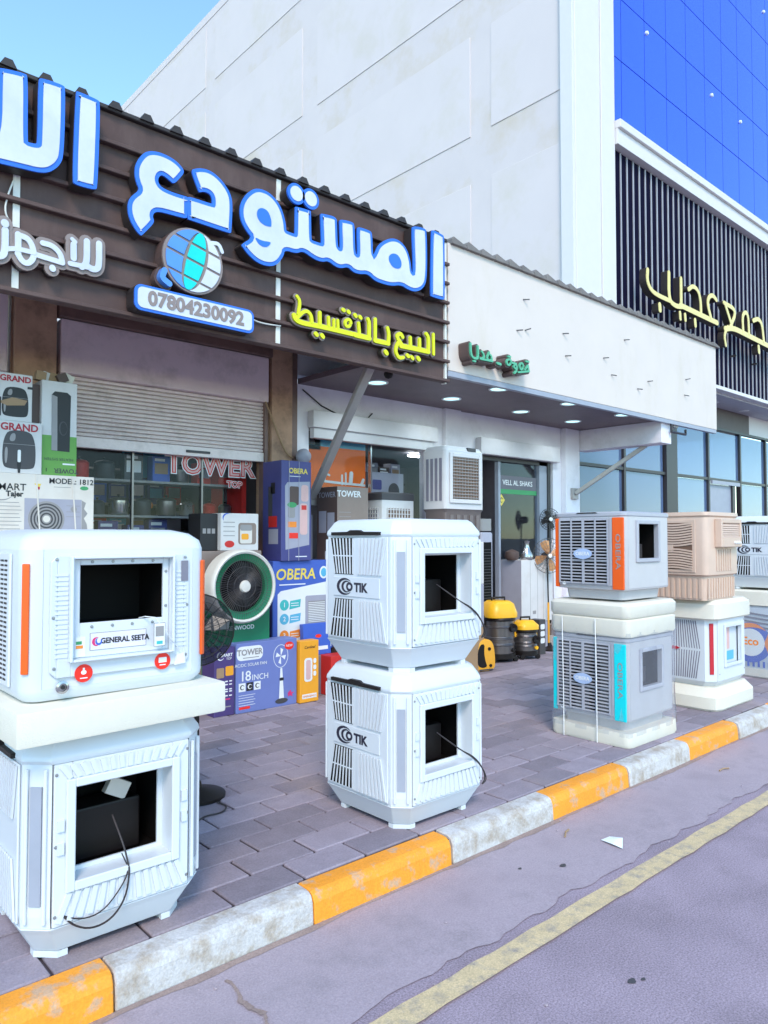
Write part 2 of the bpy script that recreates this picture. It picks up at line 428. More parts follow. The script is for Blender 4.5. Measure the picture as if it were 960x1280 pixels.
def capsule(a, b, r, n=7):
    a = Vector(a); b = Vector(b); t = math.atan2(b.y-a.y, b.x-a.x) if (b-a).length > 1e-6 else 0
    p = [(b.x+r*math.cos(t-PI/2+PI*i/n), b.y+r*math.sin(t-PI/2+PI*i/n)) for i in range(n+1)]
    p += [(a.x+r*math.cos(t+PI/2+PI*i/n), a.y+r*math.sin(t+PI/2+PI*i/n)) for i in range(n+1)]
    return p
def strokes(mb, lst, y_front, y_back, grow=0.0, step=0.00012):
    k = 0
    for pts, w in lst:
        q = chaikin(pts, 2, False) if len(pts) > 2 else pts
        for i in range(len(q)-1):
            mb.prism(capsule(q[i], q[i+1], w/2+grow), y_front - k*step, y_back, 'xz'); k += 1
    return mb
def seg_gap(p, q):
    best = 9.0
    def pd(c, a, b):
        a, b, c = Vector(a), Vector(b), Vector(c); d = b-a
        k = 0 if d.length < 1e-9 else max(0, min(1, (c-a).dot(d)/d.length_squared))
        return (c-a-d*k).length
    for i in range(len(p)-1):
        for j in range(len(q)-1):
            best = min(best, pd(p[i], q[j], q[j+1]), pd(p[i+1], q[j], q[j+1]), pd(q[j], p[i], p[i+1]), pd(q[j+1], p[i], p[i+1]))
    return best
def letter_parts(t, lst, org, layers):
    # joins touching pen strokes into letters; every letter is a part, its outline and side are sub-parts
    n = len(lst); par = list(range(n))
    def root(i):
        while par[i] != i: i = par[i]
        return i
    for i in range(n):
        for j in range(i):
            if seg_gap(lst[i][0], lst[j][0]) < (lst[i][1]+lst[j][1])/2*0.98: par[root(i)] = root(j)
    for r in sorted(set(root(i) for i in range(n))):
        sub = [lst[i] for i in range(n) if root(i) == r]; top = None
        for name, mt, y0, y1, grow in layers:
            mb = strokes(MB(), sub, y0, y1, grow); mb.v = [(x-org[0], y-org[1], z-org[2]) for x, y, z in mb.v]
            o = mb.build(name, mt, top or t)
            if top is None: top = o
def smooth3(p, it=3):
    p = [Vector(v) for v in p]
    for _ in range(it):
        q = [p[0]]
        for a, b in zip(p[:-1], p[1:]): q += [a*.75+b*.25, a*.25+b*.75]
        p = q + [p[-1]]
    return p
def ellipse(cx, cz, rx, rz, n=28, a0=0):
    return [(cx+rx*math.cos(2*PI*i/n+a0), cz+rz*math.sin(2*PI*i/n+a0)) for i in range(n)]
def rrect(x0, x1, z0, z1, r, n=4):
    p = []
    for cx, cz, a in ((x1-r, z0+r, -90), (x1-r, z1-r, 0), (x0+r, z1-r, 90), (x0+r, z0+r, 180)):
        p += [(cx+r*math.cos(R(a+90*i/n)), cz+r*math.sin(R(a+90*i/n))) for i in range(n+1)]
    return p
# outlines and pen strokes of the sign lettering, metres along the facade (x) and up (z)
POLY={'ain':[(2.298,4.743),(2.361,4.781),(2.441,4.794),(2.539,4.782),(2.606,4.747),(2.635,4.709),(2.596,4.648),(2.547,4.585),(2.514,4.6),(2.475,4.619),(2.443,4.623),(2.421,4.596),(2.416,4.558),(2.444,4.525),(2.542,4.515),(2.654,4.519),(2.659,4.521),(2.661,4.357),(2.655,4.352),(2.633,4.343),(2.511,4.339),(2.424,4.333),(2.387,4.312),(2.377,4.278),(2.391,4.246),(2.372,4.21),(2.295,4.112),(2.288,4.11),(2.259,4.127),(2.207,4.193),(2.184,4.266),(2.187,4.337),(2.215,4.391),(2.275,4.451),(2.249,4.498),(2.233,4.563),(2.242,4.647)],'dal':[(2.703,4.753),(2.708,4.757),(2.766,4.786),(2.848,4.798),(2.932,4.771),(3.006,4.713),(3.05,4.649),(3.063,4.564),(3.052,4.351),(3.046,4.34),(3.009,4.338),(2.672,4.344),(2.664,4.347),(2.657,4.515),(2.665,4.52),(2.699,4.528),(2.874,4.529),(2.877,4.535),(2.874,4.583),(2.85,4.608),(2.803,4.609),(2.765,4.59),(2.76,4.592),(2.738,4.637),(2.697,4.725)],'main':[(3.13,4.542),(3.139,4.618),(3.185,4.705),(3.258,4.777),(3.332,4.801),(3.419,4.794),(3.496,4.752),(3.553,4.679),(3.587,4.575),(3.591,4.519),(3.597,4.513),(3.679,4.51),(3.685,4.516),(3.687,4.748),(3.689,4.759),(3.854,4.77),(3.856,4.761),(3.861,4.512),(3.873,4.505),(3.97,4.505),(3.978,4.514),(3.963,4.768),(3.969,4.78),(4.111,4.797),(4.147,4.782),(4.152,4.759),(4.16,4.538),(4.179,4.514),(4.195,4.528),(4.181,4.769),(4.197,4.793),(4.338,4.809),(4.364,4.784),(4.371,4.524),(4.391,4.509),(4.404,4.528),(4.393,4.759),(4.413,4.785),(4.553,4.787),(4.584,4.769),(4.591,4.551),(4.618,4.584),(4.666,4.688),(4.806,4.786),(4.931,4.805),(5.041,4.749),(5.097,4.628),(5.108,4.513),(5.141,4.527),(5.116,4.965),(5.135,5.0),(5.295,5.024),(5.33,4.998),(5.333,4.521),(5.286,4.4),(5.171,4.332),(5.059,4.334),(4.967,4.359),(4.841,4.319),(4.735,4.313),(4.615,4.318),(4.53,4.365),(4.43,4.336),(4.349,4.336),(4.284,4.371),(4.205,4.336),(4.142,4.335),(4.05,4.369),(3.989,4.339),(3.891,4.343),(3.772,4.386),(3.703,4.343),(3.577,4.343),(3.566,4.284),(3.5,4.191),(3.412,4.155),(3.305,4.16),(3.22,4.203),(3.158,4.259),(3.152,4.267),(3.16,4.285),(3.251,4.358),(3.198,4.398),(3.146,4.465)],'alif_end':[(5.397,5.023),(5.421,5.041),(5.565,5.03),(5.594,5.01),(5.595,4.363),(5.579,4.34),(5.395,4.336),(5.383,4.35)],'lam_left':[(1.301,4.964),(1.464,4.993),(1.481,4.976),(1.485,4.531),(1.493,4.527),(1.539,4.533),(1.549,4.548),(1.549,4.983),(1.561,5.005),(1.71,5.017),(1.728,4.998),(1.724,4.524),(1.698,4.44),(1.637,4.372),(1.568,4.343),(1.449,4.335),(1.222,4.315),(1.213,4.476),(1.296,4.494),(1.294,4.947)],'alif_left':[(1.799,5.008),(1.812,5.013),(1.953,5.011),(1.973,4.99),(1.96,4.37),(1.945,4.345),(1.803,4.338),(1.784,4.36)]}
ISLAND=[[(3.286,4.562),(3.296,4.611),(3.339,4.638),(3.398,4.628),(3.431,4.567),(3.434,4.512),(3.426,4.498),(3.367,4.492),(3.308,4.517)],[(3.266,4.369),(3.335,4.353),(3.427,4.367),(3.424,4.35),(3.4,4.32),(3.357,4.304),(3.304,4.317)],[(4.777,4.573),(4.823,4.638),(4.913,4.648),(4.967,4.581),(4.949,4.51),(4.841,4.496)]]
DOTS=[(3.691,4.869),(3.847,4.871)]
TXT={'white':[([(1.996,3.983),(1.998,3.825),(1.981,3.791),(1.948,3.783),(1.915,3.796)],0.044),([(1.908,3.976),(1.91,3.812),(1.874,3.781)],0.044),([(1.793,3.786),(1.915,3.789)],0.035),([(1.816,3.929),(1.818,3.83)],0.042),([(1.806,3.965),(1.827,3.95)],0.028),([(1.609,3.883),(1.673,3.883),(1.724,3.843),(1.737,3.801),(1.741,3.777)],0.037),([(1.741,3.777),(1.567,3.79)],0.036),([(1.675,3.726),(1.677,3.72)],0.043),([(1.45,3.899),(1.452,3.776)],0.04),([(1.45,3.895),(1.513,3.889),(1.547,3.833),(1.552,3.762),(1.515,3.712),(1.478,3.719),(1.448,3.767)],0.038),([(1.552,3.798),(1.448,3.799),(1.383,3.781)],0.032),([(1.368,3.904),(1.37,3.754),(1.348,3.719),(1.298,3.712)],0.043),([(1.365,3.951),(1.367,3.945)],0.049),([(1.26,3.897),(1.263,3.711),(1.298,3.712)],0.039),([(1.168,3.701),(1.263,3.711)],0.038),([(1.206,3.812),(1.208,3.704)],0.038)],'yellow':[([(3.747,3.988),(3.783,3.948),(3.761,3.831)],0.027),([(3.717,3.811),(3.73,3.773),(3.802,3.757),(3.968,3.766),(4.16,3.766),(4.523,3.767)],0.043),([(3.739,3.782),(3.793,3.845),(3.847,3.879),(3.898,3.852),(3.908,3.785)],0.031),([(3.996,3.891),(3.998,3.788)],0.032),([(4.096,3.869),(4.101,3.793)],0.026),([(4.159,3.859),(4.16,3.789)],0.023),([(4.204,3.863),(4.209,3.79)],0.023),([(4.362,3.867),(4.356,3.846),(4.339,3.83),(4.317,3.826),(4.3,3.835),(4.294,3.854),(4.3,3.876),(4.317,3.892),(4.339,3.896),(4.356,3.887),(4.362,3.867)],0.028),([(4.455,3.886),(4.466,3.8)],0.029),([(4.27,3.976),(4.28,3.971)],0.036),([(4.333,3.972),(4.343,3.965)],0.036),([(4.416,3.956),(4.424,3.947)],0.037),([(4.476,3.95),(4.486,3.942)],0.037),([(3.955,3.692),(3.967,3.682)],0.038),([(4.023,3.69),(4.037,3.677)],0.038),([(4.411,3.763),(4.591,3.764)],0.046),([(4.572,3.947),(4.59,3.914),(4.586,3.768)],0.034),([(4.672,3.967),(4.672,3.763)],0.034),([(4.669,3.758),(4.843,3.759)],0.044),([(4.832,3.912),(4.851,3.858),(4.843,3.759)],0.035),([(4.807,3.672),(4.821,3.658)],0.044),([(5.036,3.859),(5.007,3.891),(4.961,3.866),(4.967,3.829),(5.018,3.784)],0.039),([(4.995,3.813),(4.95,3.759),(4.936,3.69),(4.984,3.635),(5.041,3.653)],0.034),([(5.007,3.765),(5.158,3.769),(5.4,3.771)],0.047),([(5.14,3.874),(5.146,3.768)],0.032),([(5.271,3.88),(5.274,3.773)],0.033),([(5.368,3.954),(5.405,3.918),(5.398,3.77)],0.036),([(5.479,3.971),(5.482,3.761)],0.032),([(5.101,3.686),(5.115,3.677)],0.039),([(5.163,3.678),(5.177,3.666)],0.039),([(5.252,3.684),(5.267,3.671)],0.043)],'green':[([(5.995,3.952),(5.999,3.83),(6.044,3.8)],0.024),([(6.114,3.942),(6.12,3.805),(6.044,3.8)],0.024),([(6.044,3.77),(6.072,3.77)],0.02),([(6.18,3.898),(6.219,3.863),(6.211,3.825),(6.151,3.817)],0.022),([(6.304,3.91),(6.254,3.822),(6.354,3.82),(6.34,3.874),(6.297,3.89)],0.021),([(6.151,3.81),(6.361,3.816)],0.02),([(6.451,3.81),(6.504,3.806)],0.028),([(6.69,3.86),(6.682,3.838),(6.662,3.823),(6.638,3.819),(6.618,3.828),(6.611,3.847),(6.618,3.869),(6.638,3.884),(6.663,3.888),(6.682,3.879),(6.69,3.86)],0.023),([(6.643,3.919),(6.681,3.92)],0.023),([(6.711,3.854),(6.78,3.855),(6.795,3.79),(6.748,3.744)],0.025),([(6.78,3.855),(6.718,3.816),(6.779,3.787)],0.021),([(6.916,3.848),(6.909,3.825),(6.892,3.808),(6.87,3.805),(6.853,3.816),(6.847,3.837),(6.854,3.859),(6.871,3.876),(6.892,3.879),(6.91,3.868),(6.916,3.848)],0.025),([(6.826,3.765),(7.032,3.807)],0.023),([(7.009,3.872),(7.024,3.805)],0.026),([(6.952,3.814),(7.009,3.872)],0.022),([(6.977,3.916),(7.025,3.919)],0.022)],'gold':[([(13.073,6.976),(13.043,6.768),(13.166,6.616),(13.424,6.564),(13.934,6.563)],0.088),([(13.911,7.121),(13.896,6.568),(14.155,6.503),(14.411,6.543)],0.097),([(14.417,7.121),(14.411,6.543)],0.094),([(14.383,6.565),(16.077,6.538)],0.11),([(14.745,6.976),(14.928,7.096),(15.17,7.059),(15.287,6.872),(15.296,6.589)],0.09),([(16.042,7.037),(15.867,7.11),(15.671,7.028),(15.601,6.854),(15.752,6.596)],0.095),([(13.525,6.395),(13.538,6.292)],0.1),([(14.362,6.41),(14.375,6.29)],0.082),([(14.581,6.414),(14.595,6.306)],0.083),([(15.026,6.393),(15.041,6.277)],0.091),([(16.447,7.065),(17.12,7.032),(16.761,6.588)],0.097),([(16.501,7.047),(16.833,6.632)],0.091),([(16.48,6.489),(16.902,6.585),(17.482,6.572),(18.892,6.534),(20.101,6.496)],0.12),([(16.621,6.561),(16.42,6.343),(16.5,6.119)],0.079),([(17.446,6.581),(17.409,6.962),(17.579,7.106),(17.741,7.03),(17.77,6.626)],0.094),([(18.03,6.977),(18.31,7.087),(18.545,6.998),(18.632,6.592)],0.103),([(18.335,6.41),(18.354,6.285)],0.104),([(19.394,6.462),(19.329,6.885),(19.553,7.061),(19.767,6.966),(19.797,6.497)],0.101)]}

# ------------------------------------------------------------------ ground, road, kerb, pavement
PZ = 0.165                     # pavement level
structure(MB().box(-900, 900, -900, 900, -0.5, -0.03).build('ground', 'ground'))
structure(MB().box(-60, 160, -11, 2.86, -0.3, 0.0).build('road', 'asphalt'))
gut = MB()
random.seed(3)
gy = [2.232 + .014*math.sin(i*.9) + .010*math.sin(i*.37+1) + random.uniform(-0.014, 0.014) for i in range(900)]
gx = [-6 + i*0.06 for i in range(900)]
gut.add([(x, y, 0.005) for x, y in zip(gx, gy)] + [(x, 2.858, 0.012) for x in gx],
        [(i, i+1, 900+i+1, 900+i) for i in range(899)])
gut_o = structure(gut.build('gutter', 'gutter'))
dl = MB()
dy = [2.832 + .012*math.sin(i*.31) + random.uniform(-.010, .010) for i in range(500)]
dl.add([(-6+i*.1, y, .0135) for i, y in enumerate(dy)] + [(-6+i*.1, 2.859, .0175) for i in range(500)], [(i, i+1, 500+i+1, 500+i) for i in range(499)])
dl.build('dust_line', 'dust', gut_o)
ln = MB()
ya = [2.040 + random.uniform(-0.006, 0.006) for _ in range(400)]
yb = [2.158 + random.uniform(-0.006, 0.006) for _ in range(400)]
lx = [-10 + i*0.14 for i in range(400)]
ln.add([(x, y, 0.010) for x, y in zip(lx, ya)] + [(x, y, 0.010) for x, y in zip(lx, yb)],
       [(i, i+1, 400+i+1, 400+i) for i in range(399)])
structure(ln.build('road_line', 'line_paint'))

kerb = MB().box(-10, 60, 2.90, 2.98, -0.05, 0.140).build('kerb', 'mortar'); structure(kerb)
KL = 0.962
prof = [(2.858, -0.02), (2.862, 0.03), (2.868, 0.115), (2.882, 0.148), (2.905, 0.160), (2.935, 0.163), (3.008, 0.164), (3.008, -0.02)]
kmesh = {}
for i in range(-6, 24):
    x = 1.175 + KL*(i-1) + (0.004 if i % 2 else 0)
    mt = 'kerb_orange' if i % 2 == 0 else 'kerb_white'
    if mt not in kmesh:
        kmesh[mt] = MB().prism(prof, 0.004, KL-0.004, 'yz').build('kerb_stone', mt, kerb, bevel=0.006, seg=1)
        o = kmesh[mt]
    else:
        o = kmesh[mt].copy(); C.objects.link(o)
    o.location = (x, random.uniform(-0.004, 0.004), random.uniform(-0.003, 0.003)); o.rotation_euler = (0, 0, random.uniform(-0.003, 0.003))

pave = MB().box(-10, 60, 3.010, 7.0, -0.1, 0.148).build('pavement', 'mortar'); structure(pave)
PL, PW = 0.40, 0.2105
slots = []
for r in range(19):
    y = 3.016 + r*PW
    for c in range(-12, 60):
        x = 1.797 + c*PL - (0.0 if r % 2 == 0 else 0.18)
        slots.append((x, y))
eye = Vector((0, 0))
def pscore(s):
    v = Vector((s[0]+.2, s[1]+.1)); d = v - eye
    f = Vector((math.cos(yaw), math.sin(yaw)))
    w = d.dot(f); u = d.dot(Vector((math.sin(yaw), -math.cos(yaw))))/max(w, .01)
    return (0 if (w > 0.5 and abs(u) < 0.56) else 1, d.length)
slots.sort(key=pscore)
pm = MB().box(0.0065, PL-0.0065, 0.0035, PW-0.0035, -0.02, 0.0)
p0 = pm.build('paver', 'paver', pave, bevel=0.007, seg=1)
rest = MB()
for i, (x, y) in enumerate(slots):
    dz = PZ + random.uniform(-0.0025, 0.002)
    if i < 300:
        o = p0 if i == 0 else p0.copy()
        if i: C.objects.link(o)
        o.location = (x, y, dz); o.rotation_euler = (random.uniform(-.004, .004), random.uniform(-.003, .003), random.uniform(-.004, .004))
    else:
        rest.box(x+.004, x+PL-.004, y+.004, y+PW-.004, 0.13, dz)
rest.build('paver_field', 'paver_far', pave, kind='stuff')

# ------------------------------------------------------------------ the tall white building
B = thing('tall_building', 'tall white building with blue mirror glass and a finned dark band over the street', 'building', (11.1, 7.35, 0))
bx, by = 11.1, 7.35
def bw(name, mt, x0, x1, y0, y1, z0, z1, parent=None, **k):     # world coordinates into the building's frame
    return box(name, mt, parent or B, x0-bx, x1-bx, y0-by, y1-by, z0, z1, **k)
core = MB().box(0.015, 14, 5.0, 34, 0, 5.28)
core.box(0.015, 14, 0.02, 34, 5.285, 18.2)
wall = core.build('wall', 'beam_white', B)
cols = [(7.40, 9.16), (9.70, 14.86), (15.52, 20.15), (20.75, 26.2), (26.8, 33.0), (33.6, 41.0)]
rows = [(5.0, 8.98), (9.96, 12.03), (12.92, 15.3), (16.1, 18.05)]
for ya_, yb_ in cols:
    for za, zb in rows:
        MB().box(0.0, 0.05, ya_-by, yb_-by, za, zb).build('wall_panel', 'render_white', wall, bevel=0.004, seg=1)
bw('parapet', 'render_white', 11.10, 11.5, 7.6, 41.4, 18.2, 18.45)
# front pilaster, three panels
for i, (x0, x1) in enumerate([(11.10, 11.53), (11.54, 11.94), (11.95, 12.42)]):
    bw('pilaster_panel', 'panel_white', x0, x1, 7.235 + (0.02 if i == 1 else 0), 7.349, 5.2, 18.6, bevel=0.006, seg=1)
bw('pilaster_return', 'panel_white', 11.02, 11.095, 7.24, 7.50, 5.2, 18.6, bevel=0.01)
# band
bw('band', 'panel_white', 12.43, 25.0, 7.18, 7.36, 9.30, 9.60, bevel=0.01)
bw('band_lip', 'panel_white', 12.43, 25.0, 7.12, 7.36, 9.602, 9.76, bevel=0.015)
# curtain wall
bw('curtain_backing', 'curtain_joint', 12.43, 25.0, 7.29, 7.36, 9.77, 18.4)
xs = [12.44] + [12.70 + 0.9*i for i in range(14)]
zs = [9.78] + [11.03 + 1.237*i for i in range(7)]
for i in range(len(xs)-1):
    for j in range(len(zs)-1):
        MB().box(xs[i]+.008-bx, xs[i+1]-.008-bx, 7.25-by, 7.288-by, zs[j]+.010, zs[j+1]-.010).build('glass_pane', 'curtain_blue', B)
for sx_, sz_ in [(13.69, 12.05), (16.64, 11.98), (18.21, 11.96), (19.79, 15.48)]:
    MB().lathe([(0.0, -0.04), (0.035, -0.035), (0.045, 0.0)], 14, (sx_-bx, 7.248-by, sz_), 'y').build('facade_lamp', 'print_white', B, smooth=40)
# fins
bw('fin_backing', 'fin_back', 12.43, 25.0, 7.34, 7.42, 5.30, 9.29)
fin0 = None
for i in range(53):
    x = 12.53 + i*0.236
    if fin0 is None:
        fin0 = MB().box(-0.013, 0.013, 7.315-by, 7.338-by, 5.31, 9.28).build('fin', 'fin', B); f = fin0
    else:
        f = fin0.copy(); C.objects.link(f)
    f.location = (x-bx, 0, 0)
bw('band_edge', 'panel_white', 12.43, 25.0, 7.22, 7.42, 5.22, 5.298)
bw('soffit', 'soffit', 11.15, 25.0, 7.425, 12.34, 5.18, 5.28)
bw('room_side', 'room_grey', 11.15, 11.25, 8.3, 12.34, 0.0, 5.17)
for sx_, sy_ in [(16.3, 7.95), (18.1, 7.95), (19.9, 7.95)]:
    MB().lathe([(0.11, -0.02), (0.13, 0.0)], 18, (sx_-bx, sy_-by, 5.178)).build('downlight', 'lamp_rim', B)
bw('stone_panel', 'stone_brown', 11.26, 20.9, 8.22, 8.4, 4.66, 5.18)
bw('plaster_panel', 'panel_white', 20.9, 26.0, 8.22, 8.4, 4.66, 5.18)
# ground-floor glazing
gx_ = [11.26, 12.55, 14.30, 16.10, 16.62, 18.32, 20.22, 21.95, 24.0]
for i in range(len(gx_)-1):
    if i == 3:
        bw('mullion', 'frame_dark', 16.10, 16.62, 8.16, 8.30, PZ, 4.6); continue
    x0, x1 = gx_[i]+.04, gx_[i+1]-.04
    bw('window_pane', 'glass_blue', x0, x1, 8.24, 8.252, 3.36, 4.56)
    if i == 5:
        bw('door_leaf', 'strip_grey', x0+.03, x0+1.3, 8.22, 8.26, PZ+.02, 3.2)
        bw('door_frame', 'frame_dark', x0+1.3, x0+1.46, 8.17, 8.27, PZ, 3.26)
        bw('door_closer', 'strip_grey', x0+.05, x0+1.7, 8.14, 8.2, 3.20, 3.29)
    else:
        bw('window_pane', 'glass_blue', x0, x1, 8.24, 8.252, PZ+.05, 3.28)
for x in (12.55, 14.30, 18.32, 20.22, 21.95):
    bw('mullion', 'frame_dark', x-.04, x+.04, 8.18, 8.30, PZ, 4.6)
bw('transom', 'frame_dark', 11.26, 24, 8.19, 8.28, 3.29, 3.355)
bw('head_frame', 'frame_dark', 11.26, 24, 8.17, 8.30, 4.601, 4.658)
bw('room_floor', 'room_grey', 11.26, 25, 8.3, 12.34, 0.0, 0.16)
structure(MB().box(11.2, 60, 7.01, 8.3, -0.1, 0.150).build('terrace', 'mortar'))

g = thing('wall_lettering', 'gold cut-out word lettering on the dark finned band', 'lettering', (12.5, 7.24, 5.3))
letter_parts(g, TXT['gold'], (12.5, 7.24, 5.3), [('letter', 'gold', 6.95, 6.962, 0), ('letter_side', 'letter_side', 6.9625, 7.10, .002)])
for x in (13.6, 14.9, 16.0, 17.4, 18.6, 19.8): MB().box(x-12.5-.02, x-12.5+.02, -0.14, 0.0, 0.75, 0.79).build('bracket', 'letter_side', g)

# ------------------------------------------------------------------ white shop (right)
W = thing('white_shop', 'low white shop with shuttered window, open door and lit canopy', 'shop', (4.95, 7.0, 0))
def ww(name, mt, x0, x1, y0, y1, z0, z1, parent=None, **k):
    return box(name, mt, parent or W, x0-4.95, x1-4.95, y0-7.0, y1-7.0, z0, z1, **k)
wl = MB()
def wb(*a): wl.box(a[0]-4.95, a[1]-4.95, a[2]-7, a[3]-7, a[4], a[5])
wb(4.95, 5.12, 7.0, 7.2, 0, 3.64); wb(5.12, 7.15, 7.0, 7.2, 3.28, 3.64); wb(7.15, 8.14, 7.0, 7.2, 0, 3.64)
wb(8.14, 10.0, 7.0, 7.2, 3.08, 3.64); wb(10.0, 10.63, 7.0, 7.2, 0, 3.64)
wb(4.95, 11.0, 7.0, 7.2, 3.75, 5.0); wb(5.12, 7.15, 7.0, 7.2, 0, 0.62)
wl.build('wall', 'wall_white', W)
ww('pillar', 'wall_white', 7.40, 7.72, 6.93, 6.999, 0, 3.639, bevel=0.01)
ww('pillar', 'wall_white', 10.22, 10.62, 6.90, 6.999, 0, 3.639, bevel=0.01)
ww('beam', 'wall_white', 10.64, 10.95, 5.47, 6.998, 3.30, 3.639, bevel=0.01)
ww('shutter_hood', 'shutter_white', 5.10, 7.20, 6.88, 6.998, 3.14, 3.34, bevel=0.012)
ww('shutter_bottom', 'shutter_white', 5.13, 7.14, 6.91, 6.995, 3.02, 3.138, bevel=0.008)
ww('shutter_hood', 'shutter_white', 8.10, 10.05, 6.89, 6.998, 3.06, 3.30, bevel=0.012)
ww('window_pane', 'glass_clear', 5.13, 6.14, 7.08, 7.09, 0.63, 3.27)
ww('window_pane', 'glass_clear', 6.16, 7.14, 7.08, 7.09, 0.63, 3.27)
ww('mullion', 'steel', 6.14, 6.16, 7.06, 7.11, 0.62, 3.28)
ww('door_pane', 'glass_door', 8.75, 9.70, 7.10, 7.112, 0.2, 3.0)
ww('door_frame', 'strip_grey', 8.70, 8.75, 7.07, 7.14, PZ, 3.06)
ww('door_frame', 'strip_grey', 9.70, 9.90, 7.05, 7.14, PZ, 3.06)
ww('door_jamb', 'frame_dark', 9.90, 9.97, 7.03, 7.16, PZ, 3.06)
ww('door_head', 'frame_dark', 8.16, 9.9, 7.05, 7.15, 3.0, 3.06)
ww('room_floor', 'room_grey', 4.95, 10.62, 7.2, 11.0, 0.0, 0.16)
ww('room_back', 'room_grey', 4.95, 10.62, 11.0, 11.1, 0.0, 3.6)
ww('room_side', 'room_grey', 4.97, 5.05, 7.2, 11.0, 0.16, 3.6)
ww('room_side', 'room_grey', 10.55, 10.62, 7.2, 11.0, 0.16, 3.6)
ww('room_ceiling', 'room_grey', 5.05, 10.62, 7.2, 11.0, 3.285, 3.36)
ww('ceiling_light', 'lamp_tube', 6.45, 7.20, 8.0, 8.04, 3.21, 3.235)
ww('ceiling_light', 'lamp_tube', 7.42, 7.52, 8.1, 8.2, 3.25, 3.27)
ww('ceiling_light', 'lamp_tube', 8.6, 9.7, 8.9, 8.94, 3.22, 3.25)
for i in range(12):
    ww('ceiling_plank', 'ceiling_plank', 4.96, 11.0, 5.462+i*.1285, 5.462+i*.1285+.1265, 3.64, 3.70 + .001*(i % 2))
ww('roof', 'roof_grey', 4.95, 12.40, 5.50, 7.22, 5.002, 5.04)
k = 0
for x in [5.84 + .2465*i for i in range(27)]:
    k += 1
    o = MB().prism([(x-4.95, 5.05), (x-4.95+.235, 5.05), (x-4.95+.235, 5.075), (x-4.95+.02, 5.125 + .006*(k % 3)), (x-4.95, 5.10)], -1.64, -0.4, 'xz').build('roof_tile', 'roof_grey', W, bevel=0.004, seg=1)
fas = ww('fascia', 'fascia_white', 5.81, 12.41, 5.40, 5.46, 3.66, 5.06, bevel=0.006)
ww('fascia_edge', 'strip_grey', 5.81, 12.40, 5.405, 5.47, 3.60, 3.658)
# leftover fixing pegs of an older sign
random.seed(11)
for px, pz in [(7.13, 4.72), (7.0, 4.32), (7.16, 4.35), (7.95, 4.46), (8.0, 4.18), (8.9, 4.3), (9.1, 4.1), (9.45, 4.65), (10.1, 4.15), (11.3, 4.35), (11.25, 4.10), (9.8, 4.0)]:
    a = random.uniform(-.6, .6)
    MB().bar((px-4.95, -1.6, pz), (px-4.95+.05*math.cos(a), -1.66, pz+.04*math.sin(a)), .012, .012).build('fixing_peg', 'dark_grey', fas, loc=(0, 0, 0))
lights = [(5.59, 6.31), (6.95, 6.41), (8.40, 6.415), (9.70, 6.42), (6.92, 5.606), (8.375, 5.59), (9.73, 5.586)]
for x, y in lights:
    t = thing('ceiling_lamp', 'round lit downlight in the dark canopy ceiling of the white shop', 'lamp', (x, y, 3.639), 0, 'downlights under the canopy')
    MB().lathe([(0.105, -0.008), (0.125, -0.012), (0.13, 0.0)], 22, (0, 0, 0), cap=False).build('rim', 'lamp_rim', t)
    MB().lathe([(0.0, -0.006), (0.104, -0.006)], 22, (0, 0, 0), cap=False).build('lens', 'lamp_cyan', t)
    ld = bpy.data.lights.new('lamp_light', 'SPOT'); ld.energy = 11; ld.color = (0.80, 0.97, 1.0); ld.spot_size = R(150); ld.spot_blend = 0.6; ld.shadow_soft_size = 0.09
    lo_ = bpy.data.objects.new('lamp_light', ld); C.objects.link(lo_); lo_.parent = t; lo_.location = (0, 0, -0.02)
def strut(p0, p1, label):
    p0 = Vector(p0); p1 = Vector(p1)
    t = thing('canopy_strut', label, 'strut', p1)
    MB().bar(p0-p1, (0, 0, 0), .09, .065).build('tube', 'strut', t, bevel=.006, seg=1)
    MB().box(-.08, .08, -.01, .04, -.09, .09).build('wall_plate', 'strut', t, bevel=.004, seg=1)
    q = p0-p1
    MB().box(q.x-.07, q.x+.07, q.y-.05, q.y+.05, q.z-.02, q.z+.03).build('top_plate', 'strut', t)
strut((4.80, 5.50, 3.60), (5.14, 6.955, 2.32), 'slanting steel strut from the brown sign down to the orange banner window')
strut((11.07, 5.50, 3.59), (10.42, 6.86, 2.57), 'slanting steel strut under the far end of the white fascia')
hk = MB().tube([(11.1-.25, 5.42, 3.60), (11.1-.25, 5.42, 3.48), (11.1+.22, 5.42, 3.48), (11.1+.22, 5.42, 3.56)], .02, 6)
hk.build('strut_hook', 'frame_dark', None); tag(bpy.data.objects['strut_hook'], 'short dark bent bar under the white fascia edge', 'hook')
t = thing('wall_lettering', 'small green raised words with thick brown sides on the white fascia', 'lettering', (5.95, 5.40, 3.7))
def shift(mb, d): mb.v = [(x-d[0], y-d[1], z-d[2]) for x, y, z in mb.v]; return mb
letter_parts(t, TXT['green'], (5.95, 5.40, 3.7), [('letter', 'sign_green', 5.24, 5.26, 0), ('letter_side', 'sign_brown', 5.262, 5.396, .018)])
t = thing('security_camera', 'small dome camera under the canopy ceiling by the strut', 'camera', (5.25, 5.75, 3.639))
MB().lathe([(.035, 0), (.035, -.03), (.05, -.035)], 14).build('mount', 'dark_grey', t)
MB().lathe([(.05, -.036), (.05, -.06), (.035, -.09), (0.0, -.10)], 14).build('dome', 'black_plastic', t, smooth=50)
wire = MB().tube([(5.02, 6.985, 3.58), (5.3, 6.985, 3.42), (5.7, 6.985, 3.30), (6.0, 6.985, 3.33), (6.1, 6.985, 3.42)], .008, 6).build('wall_cable', 'cord')
tag(wire, 'thin dark cable sagging on the white wall under the canopy', 'cable')

